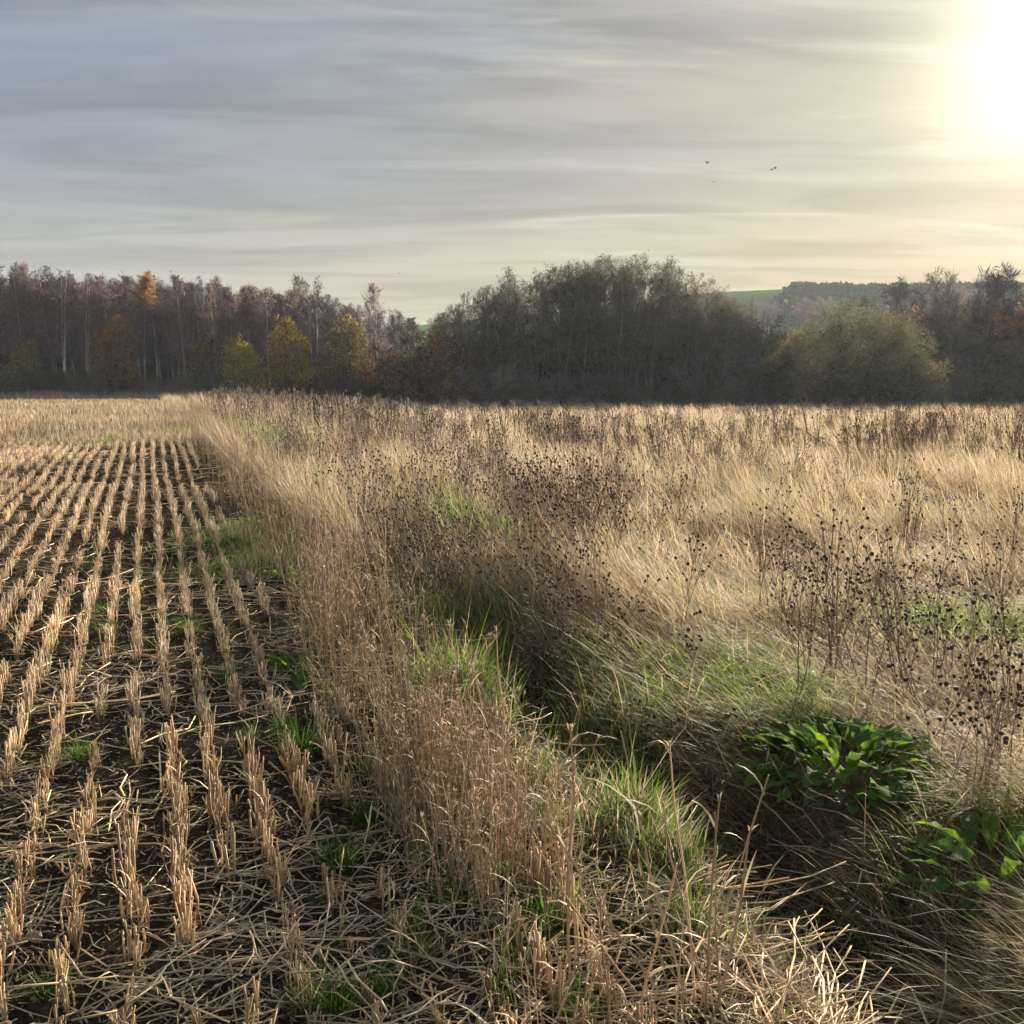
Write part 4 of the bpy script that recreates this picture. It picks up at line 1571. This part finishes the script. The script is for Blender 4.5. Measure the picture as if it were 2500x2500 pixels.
for k in range(len(TS)):
    s = rid[pick == k]
    if len(s):
        stamp(G, *TS[k], pos[s], r_.random(len(s)) * 6.28, sc[s] * (1 + ddist[s] * .006), tint[s], tilt[s])
o = obj('tall_straw_fringe', G.mesh('tall_straw_fringe'), M_STRAW)
tag(o, 'tall dry uncut straw standing along the field side of the ditch', 'straw', kind='stuff')
# the bunch of long leaning stalks right at the front of the ditch edge
for i, (px, py, h, lx_, ly_) in enumerate([(1690, 2480, .72, -.34, .1), (1700, 2470, .66, -.12, 0), (1720, 2490, .60, -.02, 0), (1740, 2480, .70, -.16, .1), (1670, 2490, .62, -.40, .1), (1760, 2490, .55, -.06, 0),
                                     (1640, 2430, .60, -.30, .1), (1400, 2420, .60, -.02, 0), (1395, 2440, .75, .03, 0), (1560, 2460, .70, -.55, .2), (1580, 2440, .62, -.62, .2), (1730, 2460, .52, -.10, 0), (1700, 2495, .5, -.22, 0)]):
    x, y, z = hit(px, min(py, 2490))
    o = obj('dry_stalk', TSM[(i * 5) % len(TSM)], None, None, (x, y, z - .02), (-ly_, lx_, r_.random() * 6.28), h / .5)
    tag(o, 'long weathered stalk in the leaning bunch at the very front of the ditch edge', 'stalk', 'leaning bunch of stalks at the front')
print('tris fringe', sum(len(m.polygons) for m in bpy.data.meshes))

# ----------------------------------------------------------------------------- knapweed
STEMC = np.array([0.26, 0.19, 0.145])


def head_arrays(r, s=1.0, k=7, rings=4):
    """dark scaly egg-shaped seed head with a frayed crown"""
    prof = [(0, 0.0), (.55, .12), (.98, .42), (.95, .72), (.60, 1.0), (.42, 1.16)] if rings > 3 else [(.15, 0), (1.0, .5), (.5, 1.1)]
    V, F = [], []
    for a, (rr, zz) in enumerate(prof):
        for j in range(k):
            th = 2 * PI * (j + .5 * (a % 2)) / k
            q = rr * (1 + .10 * r.normal())
            V.append((q * math.cos(th) * .0085 * s, q * math.sin(th) * .0085 * s, zz * .017 * s))
    for a in range(len(prof) - 1):
        for j in range(k):
            i0, i1 = a * k + j, a * k + (j + 1) % k
            F += [(i0, i1, i1 + k), (i0, i1 + k, i0 + k)]
    n = len(V)
    C = jit((0.078, 0.058, 0.047), n, .4, .06, r)
    b = (len(prof) - 1) * k
    for j in range(1, k - 1):
        F.append((b, b + j, b + j + 1))
    C[b:] = jit((.16, .115, .085), k, .2, .05, r)
    return np.array(V), np.array(F), C


r_ = np.random.default_rng(1234)
HEADS = []
for i in range(5):
    me = tri_mesh('seed_head', *head_arrays(r_, r_.uniform(.9, 1.15)))
    me.materials.append(M_WEED)
    HEADS.append(me)


def knapweed(r, h, stems, br, rad=.0032, k=4):
    """branching dry stems; returns stem geometry and the head places"""
    G = Geo()
    heads = []
    P0, P1, R0, R1 = [], [], [], []

    def run(pts, ra, rb):
        n = len(pts) - 1
        for i in range(n):
            P0.append(pts[i])
            P1.append(pts[i + 1])
            R0.append(ra + (rb - ra) * i / n)
            R1.append(ra + (rb - ra) * (i + 1) / n)
    for s in range(stems):
        a = r.random() * 6.28
        ln = r.uniform(.05, .42)
        hh = h * r.uniform(.72, 1.05)
        st = limb(r, (.03 * math.cos(a), .03 * math.sin(a), -.02), (math.sin(ln) * math.cos(a), math.sin(ln) * math.sin(a), math.cos(ln)), hh, 7, .06, .03)
        run(st, rad, rad * .45)
        heads.append((st[-1], unit(st[-1] - st[-2])))
        for b in range(br):
            t = r.uniform(.35, .92)
            kk = min(int(t * 7), 6)
            q = st[kk]
            d = unit(st[kk + 1] - st[kk])
            e = unit(np.cross(d, r.normal(0, 1, 3)))
            an = r.uniform(.45, .95)
            bl = limb(r, q, d * math.cos(an) + e * math.sin(an), hh * r.uniform(.16, .40), 4, .08, .10)
            run(bl, rad * .5, rad * .32)
            heads.append((bl[-1], unit(bl[-1] - bl[-2])))
            if r.random() < .6:
                e = unit(np.cross(d, r.normal(0, 1, 3)))
                b2 = limb(r, bl[2], unit(bl[2] - bl[1]) * .8 + e * .6, hh * r.uniform(.08, .18), 3, .08, .10)
                run(b2, rad * .38, rad * .28)
                heads.append((b2[-1], unit(b2[-1] - b2[-2])))
        m = 9
        f = r.integers(1, 6, m)
        pb = np.array([st[q] for q in f]) + r.normal(0, .002, (m, 3))
        blades(G, pb, r.uniform(.03, .08, m), r.random(m) * 6.28, r.uniform(.3, 1.0, m), r.uniform(.8, 2.5, m), .006, jit(STEMC * 1.1, m, .2, .05, r), jit(STEMC * 1.4, m, .2, .05, r), 3, None, r)
    c = jit(STEMC, len(P0), .18, .05, r)
    tubes(G, P0, P1, R0, R1, c, k)
    return G, heads


KN = []
for i in range(12):
    G, hd = knapweed(r_, .80, [1, 2, 2, 3, 3, 4, 2, 1, 3, 2, 4, 3][i], [7, 5, 6, 5, 6, 5, 4, 9, 4, 7, 4, 5][i])
    me = G.mesh('stem')
    me.materials.append(M_WEED)
    KN.append((me, hd))


def near_knapweed(px, py, h, label, group, kind=None, lean=(0, 0), hs=1.0):
    x, y, z = hit(px, py)
    k = r_.integers(0, 12) if kind is None else kind
    t = bpy.data.objects.new('dry_knapweed', None)
    s = h / .80
    t.location = (x, y, z - .01)
    t.rotation_euler = (lean[1], lean[0], r_.random() * 6.28)
    t.scale = (s, s, s)
    COL.objects.link(t)
    tag(t, label, 'knapweed', group)
    o = bpy.data.objects.new('stem', KN[k][0])
    o.parent = t
    COL.objects.link(o)
    for p, d in KN[k][1]:
        q = bpy.data.objects.new('seed_head', HEADS[r_.integers(0, 5)])
        q.parent = t
        q.location = tuple(p - d * .004)
        q.rotation_euler = Vector(tuple(d)).to_track_quat('Z', 'Y').to_euler()
        e = hs * r_.uniform(.72, 1.12) / s
        q.scale = (e, e, e)
        COL.objects.link(q)
    return t


LK = 'dry branching knapweed with dark seed heads on the near ditch bank'
GK = 'knapweeds on the near ditch bank'
for px, py, h, lab, kd, ln in [(2150, 1735, .98, 'tall upright knapweed rising straight behind the big green dock', 7, (0, 0)), (2050, 1690, .92, 'many-headed knapweed just left of the tallest one behind the dock', 5, (-.1, 0)),
                           (2330, 1650, .72, 'wide forked knapweed leaning right of the big dock', 2, (.3, 0)), (2440, 1900, .72, 'knapweed cluster with plump heads at the right edge', 10, (.06, 0)),
                           (1950, 2010, .62, 'knapweed lying over to the left in front of the big dock', 1, (-.75, .1)), (1720, 1890, .55, 'long low knapweed sprawling left over the ditch bank', 0, (-.95, .1)),
                           (2380, 2430, .40, 'short knapweed with one dark head on the mound at the bottom right', 7, (-.25, 0)), (2280, 2480, .45, 'broken knapweed with pale heads at the bottom of the ditch bank', 1, (-.5, 0)),
                           (1380, 1760, .62, 'thin lone knapweed standing in the ditch by the withered clump', 7, (.15, 0)), (1900, 1560, .80, 'knapweed with crowded heads at the left of the near patch', 4, (0, 0))]:
    near_knapweed(px, py, h, lab, None, kd, ln, .95)
for i in range(26):
    px = r_.uniform(1640, 2500)
    py = r_.uniform(1530, 1760) + max(0, (px - 2250)) * .5 * r_.random()
    near_knapweed(px, py, r_.uniform(.5, .92), LK, GK, None, (r_.normal(-.08, .16), r_.normal(0, .1)), r_.uniform(.7, .95))
for i in range(8):
    near_knapweed(r_.uniform(2250, 2500), r_.uniform(1760, 1960), r_.uniform(.5, .75), LK, GK, None, (r_.normal(0, .2), r_.normal(0, .1)), r_.uniform(.8, 1.0))
for i in range(20):
    px = r_.uniform(1000, 1500)
    py = r_.uniform(1440, 1620) + (px - 1000) * .15
    near_knapweed(px, py, r_.uniform(.55, .85), 'brown leaning knapweed on the ditch side beyond the green grass', 'knapweeds leaning beside the ditch', None, (r_.normal(-.35, .15), r_.normal(0, .1)), .85)

# middle distance: single-mesh plants, stems and heads together
KM = []
for i in range(10):
    G, hd = knapweed(r_, .80, r_.integers(2, 5), r_.integers(4, 8), .0042, 3)
    for p, d in hd:
        V, F, C = head_arrays(r_, 1.0, 5, 2)
        G.add(V + p, F, C)
    KM.append(G.arrays())
KMM = []
for V, F, C in KM:
    me = tri_mesh('dry_knapweed', V, F, C)
    me.materials.append(M_WEED)
    KMM.append(me)
print('knap tris', [len(k[1]) for k in KM])
n = 2100
d = 4.8 * (34 / 4.8) ** r_.random(n)
x = d * r_.uniform(-.5, .56, n)
u, v = uv_of(x, d)
wgt = np.maximum(weed_w(x, d), .12 * (vnoise(x, d, 1.5, 52) > .5))
keep = (u > 1.25) & (r_.random(n) < wgt) & ~((d < 7.5) & (x > .6))
x, d = x[keep], d[keep]
z = ground(x, d)
hs = r_.uniform(.75, 1.12, len(x)) * (1 - .0 * d)
order = np.argsort(np.where(in_view(x, d, 0), d, 999))
ids = order[:215]
for i in ids:
    o = obj('dry_knapweed', KMM[r_.integers(0, 10)], None, None, (x[i], d[i], z[i]), (r_.normal(0, .08), r_.normal(-.10, .12), r_.random() * 6.28), float(hs[i]))
    tag(o, 'dark-headed dry knapweed standing in the middle of the pale meadow', 'knapweed', 'knapweeds out in the meadow')
G = Geo()
rest = np.ones(len(x), bool)
rest[ids] = False
rid = np.where(rest)[0]
# lighter shape for the far ones
KF = []
for i in range(8):
    g2, hd = knapweed(r_, .80, 2, 3, .007, 3)
    g2 = Geo()
    for s in range(3):
        a = r_.random() * 6.28
        p1 = np.array([.12 * math.cos(a), .12 * math.sin(a), .8 * r_.uniform(.8, 1.1)])
        tubes(g2, [np.zeros(3)], [p1], [.009], [.005], [STEMC], 3)
        for b in range(3):
            q = p1 * r_.uniform(.5, .9)
            e = q + np.array([r_.normal(0, .09), r_.normal(0, .09), r_.uniform(.08, .2)])
            tubes(g2, [q], [e], [.004], [.003], [STEMC], 3)
            tubes(g2, [e], [e + np.array([0, 0, .035])], [.013], [.010], [(.15, .112, .09)], 3)
        tubes(g2, [p1], [p1 + np.array([0, 0, .035])], [.013], [.010], [(.15, .112, .09)], 3)
    KF.append(g2.arrays())
pick = r_.integers(0, 10, len(rid))
for k in range(10):
    s = rid[pick == k]
    if len(s):
        stamp(G, *(KM[k] if k < 3 else KF[k % 8]), np.stack([x[s], d[s], z[s]], -1), r_.random(len(s)) * 6.28, hs[s], jit((1.1, 1.05, 1.0), len(s), .2, .04, r_), r_.normal(0, .12, (len(s), 2)) + np.array([-.12, 0]))
n = 2300
d = 20 * (96 / 20) ** r_.random(n)
x = d * r_.uniform(-.55, .58, n)
u, v = uv_of(x, d)
wgt = np.maximum(weed_w(x, d), .25 * (vnoise(x, d, 6, 53) > .45))
keep = (u > 2.0 + .0 * v) & (r_.random(n) < wgt) & (v < 95)
x, d = x[keep], d[keep]
z = ground(x, d)
pick = r_.integers(0, 8, len(x))
for k in range(8):
    s = np.where(pick == k)[0]
    stamp(G, *KF[k], np.stack([x[s], d[s], z[s]], -1), r_.random(len(s)) * 6.28, r_.uniform(.75, 1.15, len(s)) * (1 + .002 * d[s]), jit((1.75, 1.62, 1.55), len(s), .2, .04, r_), r_.normal(0, .10, (len(s), 2)))  # far plants tinted paler, distance haze put into their colour
# dense thin brown stems filling the weed belt
n = 30000
d = 4.6 * (90 / 4.6) ** r_.random(n)
x = d * r_.uniform(-.45, .50, n)
u, v = uv_of(x, d)
keep = (u > 1.15) & (r_.random(n) < weed_w(x, d)) & (v < 95)
x, d = x[keep], d[keep]
n = len(x)
c = np.where((r_.random(n) < .45)[:, None], TAN * 1.0, BROWN * 1.35)
blades(G, np.stack([x, d, ground(x, d) - .02], -1), r_.uniform(.35, .80, n), WIND + r_.normal(0, .7, n), np.abs(r_.normal(.30, .25, n)), r_.uniform(0, .4, n), .0028 + .0005 * d, jit(c * .8, n, .18, .05, r_), jit(c, n, .2, .05, r_), 2, None, r_)
o = obj('dry_weeds', G.mesh('dry_weeds'), M_WEED)
tag(o, 'thick belt of dry brown weed stems beyond the ditch', 'weeds', kind='stuff')
print('tris weeds', sum(len(m.polygons) for m in bpy.data.meshes))


# ----------------------------------------------------------------------------- docks and other green plants
def dock_leaf(r, L, wd, arch, wave):
    nl, nw = 12, 6
    V, F = [], []
    ang = r.uniform(.15, .45)
    p = np.zeros(3)
    pts = []
    for i in range(nl + 1):
        t = i / nl
        a = ang + arch * t
        pts.append((p.copy(), a))
        p = p + np.array([math.sin(a), 0, math.cos(a)]) * L / nl
    for i in range(nl + 1):
        t = i / nl
        q, a = pts[i]
        wdt = wd * (0.06 + .94 * max(0, (t - .16) / .84) ** .45 * (1 - max(0, (t - .16) / .84) ** 3.2)) if t > .16 else wd * .05
        nrm = np.array([-math.cos(a), 0, math.sin(a)])
        for j in range(nw + 1):
            s = j / nw * 2 - 1
            up = abs(s) * .25 * wdt + wave * wdt * abs(s) * math.sin(t * 19 + (3 if s > 0 else 0)) * 1.0
            V.append(q + np.array([0, s * wdt, 0]) + nrm * up)
    for i in range(nl):
        for j in range(nw):
            b = i * (nw + 1) + j
            F += [(b, b + 1, b + nw + 2), (b, b + nw + 2, b + nw + 1)]
    C = np.tile(np.array([0.11, 0.195, 0.065]), (len(V), 1))
    for i in range(nl + 1):
        C[i * (nw + 1) + nw // 2] = (.11, .19, .06)
    return tri_mesh('leaf', np.array(V), F, C, True)


DL = [dock_leaf(r_, r_.uniform(.9, 1.1), r_.uniform(.17, .25), r_.uniform(.6, 1.5), r_.uniform(.2, .4)) for _ in range(8)]
for me in DL:
    me.materials.append(M_DOCK)


def dock(px, py, n, L, rad, label, flat=1.0, height=0.0):
    x, y, z = hit(px, py)
    t = bpy.data.objects.new('dock_plant', None)
    t.location = (x, y, z - .01 + height)
    COL.objects.link(t)
    tag(t, label, 'dock plant', 'green dock plants')
    for i in range(n):
        a = i * 2.399 + r_.normal(0, .3)
        f = (i + .5) / n
        rr = rad * math.sqrt(f)
        o = bpy.data.objects.new('leaf', DL[r_.integers(0, 8)])
        o.parent = t
        bx, by = rr * math.cos(a), rr * math.sin(a)
        o.location = (bx, by, float(ground(x + bx, y + by)) - z + .01)
        o.rotation_euler = (r_.normal(0, .25), (f * .75 + r_.normal(0, .15)) * flat, a + r_.normal(0, .35))
        s = L * r_.uniform(.65, 1.15)
        o.scale = (s, s * r_.uniform(.85, 1.15), s)
        COL.objects.link(o)
    return t


dock(2065, 1880, 120, .24, .28, 'big lush dock with broad glossy leaves on the ditch bank', .95)
dock(2430, 2150, 28, .25, .18, 'dock with long leaves low at the right edge')
dock(722, 1640, 13, .22, .05, 'small dark green dock growing at the end of the stubble rows')
dock(722, 1425, 7, .26, .05, 'little upright bright dock in the straw beside the green patch', .5)
dock(1080, 1555, 12, .30, .12, 'shaded grey-green dock behind the bright ditch grass')
dock(1230, 1310, 14, .36, .3, 'yellow-green dock half hidden in the brown weeds')
dock(1130, 1265, 9, .34, .2, 'small lit dock deep in the brown weed belt')
dock(2260, 2395, 3, .07, .02, 'single fresh dock seedling on the matted grass mound')
dock(570, 1045, 8, .5, .3, 'far pale green leafy plant at the weed belt edge')


def tuft(r, n, h, col):
    G = Geo()
    a, rr = r.random(n) * 6.28, np.abs(r.normal(0, .030, n))
    b = np.stack([rr * np.cos(a), rr * np.sin(a), np.full(n, -.005)], -1)
    blades(G, b, h * np.exp(r.normal(0, .3, n)), a + r.normal(0, .6, n), np.abs(r.normal(.45, .3, n)), r.uniform(.2, 1.1, n), .0032, jit(col * .8, n, .2, .06, r), jit(col, n, .2, .06, r), 3, None, r)
    return G.mesh('grass_tuft')


GT = [tuft(r_, 130, .075, c) for c in (GREEN * .8, GREEN * .95, GREEN * .7, GREEN * 1.05, np.array([.16, .20, .06]))]
for me in GT:
    me.materials.append(M_GRASS)
TUFT = [(830, 2120, 1.5), (1045, 2112, 1.1), (1105, 2205, 1.3), (1000, 2285, 1.0), (1015, 2350, 1.2), (740, 1838, 1.6), (885, 1885, 1.2), (195, 1850, 1.0), (820, 2470, 1.2), (735, 2465, .9), (940, 2425, .9), (120, 2425, .8),
        (255, 1545, 1.1), (970, 1905, 1.6), (820, 1720, 1.4), (690, 1790, 1.0), (460, 1540, 1.2), (250, 1500, 1.0), (560, 1660, 1.0), (610, 1810, .8), (1230, 2440, 1.0), (1420, 2480, 1.0), (1330, 2260, 1.2), (800, 2330, .7), (780, 2210, .8), (330, 1670, .5), (1200, 2020, 1.4), (905, 2000, 1.1)]
for i, (px, py, s) in enumerate(TUFT):
    x, y, z = hit(px, py)
    o = obj('grass_tuft', GT[i % 5], None, None, (x, y, z), (0, 0, r_.random() * 6.28), s)
    own = {0: 'widest green tuft, with some pale dead blades, low centre of the stubble', 1: 'neat dark green tuft beside a stubble clump, right of the widest tuft', 2: 'dense dark green tuft under a crossing straw near the tall stalks',
           5: 'dark green tuft between two rows straight below the small dock', 11: 'tiny green tuft near the bottom left corner', 7: 'small green tuft by the left edge halfway up the rows',
           8: 'green tuft touching the bottom edge of the picture', 13: 'dark tuft where the rows meet the tall straw'}
    tag(o, own.get(i, 'small green grass tuft sprouting in the soil among the stubble'), 'grass tuft', 'green tufts in the stubble')

# withered curled plant hanging over the ditch
G = Geo()
n = 260
a = r_.random(n) * 6.28
b = np.stack([r_.normal(0, .05, n), r_.normal(0, .05, n), np.abs(r_.normal(.22, .14, n))], -1)
blades(G, b, r_.uniform(.03, .09, n), a, r_.uniform(.3, 1.4, n), r_.uniform(.8, 3.0, n), .012, jit((.17, .12, .085), n, .2, .05, r_), jit((.26, .19, .135), n, .2, .05, r_), 4, None, r_)
x, y, z = hit(1285, 1720)
t = bpy.data.objects.new('withered_thistle', None)
t.location = (x, y, z)
COL.objects.link(t)
tag(t, 'withered curled brown thistle standing in the ditch shade', 'thistle')
obj('withered_leaf', G.mesh('withered_leaf'), M_WEED, t)
G, hd = knapweed(r_, .5, 3, 2)
obj('stem', G.mesh('stem'), M_WEED, t)

# long fallen stems crossing the ditch bank
r_ = np.random.default_rng(4321)
for i, (ax, ay, bx_, by_) in enumerate([(1870, 2125, 2205, 2190), (2035, 2310, 2260, 2345), (1880, 2110, 2160, 2290), (2170, 2420, 2330, 2460), (1830, 2180, 2060, 2215), (1900, 2220, 2080, 2290), (2180, 2150, 2310, 2320), (1560, 1770, 1720, 1860),
                                      (1430, 1850, 1620, 2060), (1750, 1960, 1960, 2100), (1980, 2040, 2170, 2130), (1740, 2170, 1560, 2290), (1830, 1990, 2010, 2080), (2290, 1850, 2390, 1900), (1540, 2290, 1790, 2420)]):
    p0, p1 = np.array(hit(ax, ay)), np.array(hit(bx_, by_))
    p0[2] += .10
    p1[2] += .05
    m1 = p0 * .65 + p1 * .35 + np.array([0, 0, .035]) + r_.normal(0, .008, 3)
    m2 = p0 * .3 + p1 * .7 + np.array([0, 0, .03]) + r_.normal(0, .008, 3)
    G = Geo()
    q = np.array([p0, m1, m2, p1]) - p1
    tubes(G, q[:-1], q[1:], [.0018, .0026, .003], [.0026, .003, .0034], jit((.50, .41, .29), 3, .08, .03, r_), 5, True)
    o = obj('fallen_stem', G.mesh('fallen_stem', True), M_STRAW, None, tuple(p1))
    tag(o, 'long bleached fallen stem lying across the ditch bank grass', 'stem', 'fallen stems on the ditch bank')

# ----------------------------------------------------------------------------- haze
V = [(sx * 900, sy, sz) for sz in (-2.6, 58) for (sx, sy) in ((-1, -330), (1, -330), (1, 960), (-1, 960))]
F = [(0, 3, 2, 1), (4, 5, 6, 7), (0, 1, 5, 4), (1, 2, 6, 5), (2, 3, 7, 6), (3, 0, 4, 7)]
mh = bpy.data.materials.new('haze')
mh.use_nodes = True
mh.node_tree.nodes.clear()
hb = NB(mh.node_tree)
pv = hb.new('ShaderNodeVolumePrincipled')
pv.inputs['Color'].default_value = (.76, .86, 1.0, 1)
pv.inputs['Density'].default_value = 0.00030
pv.inputs['Anisotropy'].default_value = 0.1
ho = hb.new('ShaderNodeOutputMaterial')
hb.link(pv.outputs[0], ho.inputs['Volume'])
o = obj('haze', tri_mesh('haze', V, F), mh)
tag(o, 'pale bluish evening air over the valley', 'haze', kind='stuff')
print('tris all', sum(len(m.polygons) for m in bpy.data.meshes), 'objects', len(bpy.data.objects))
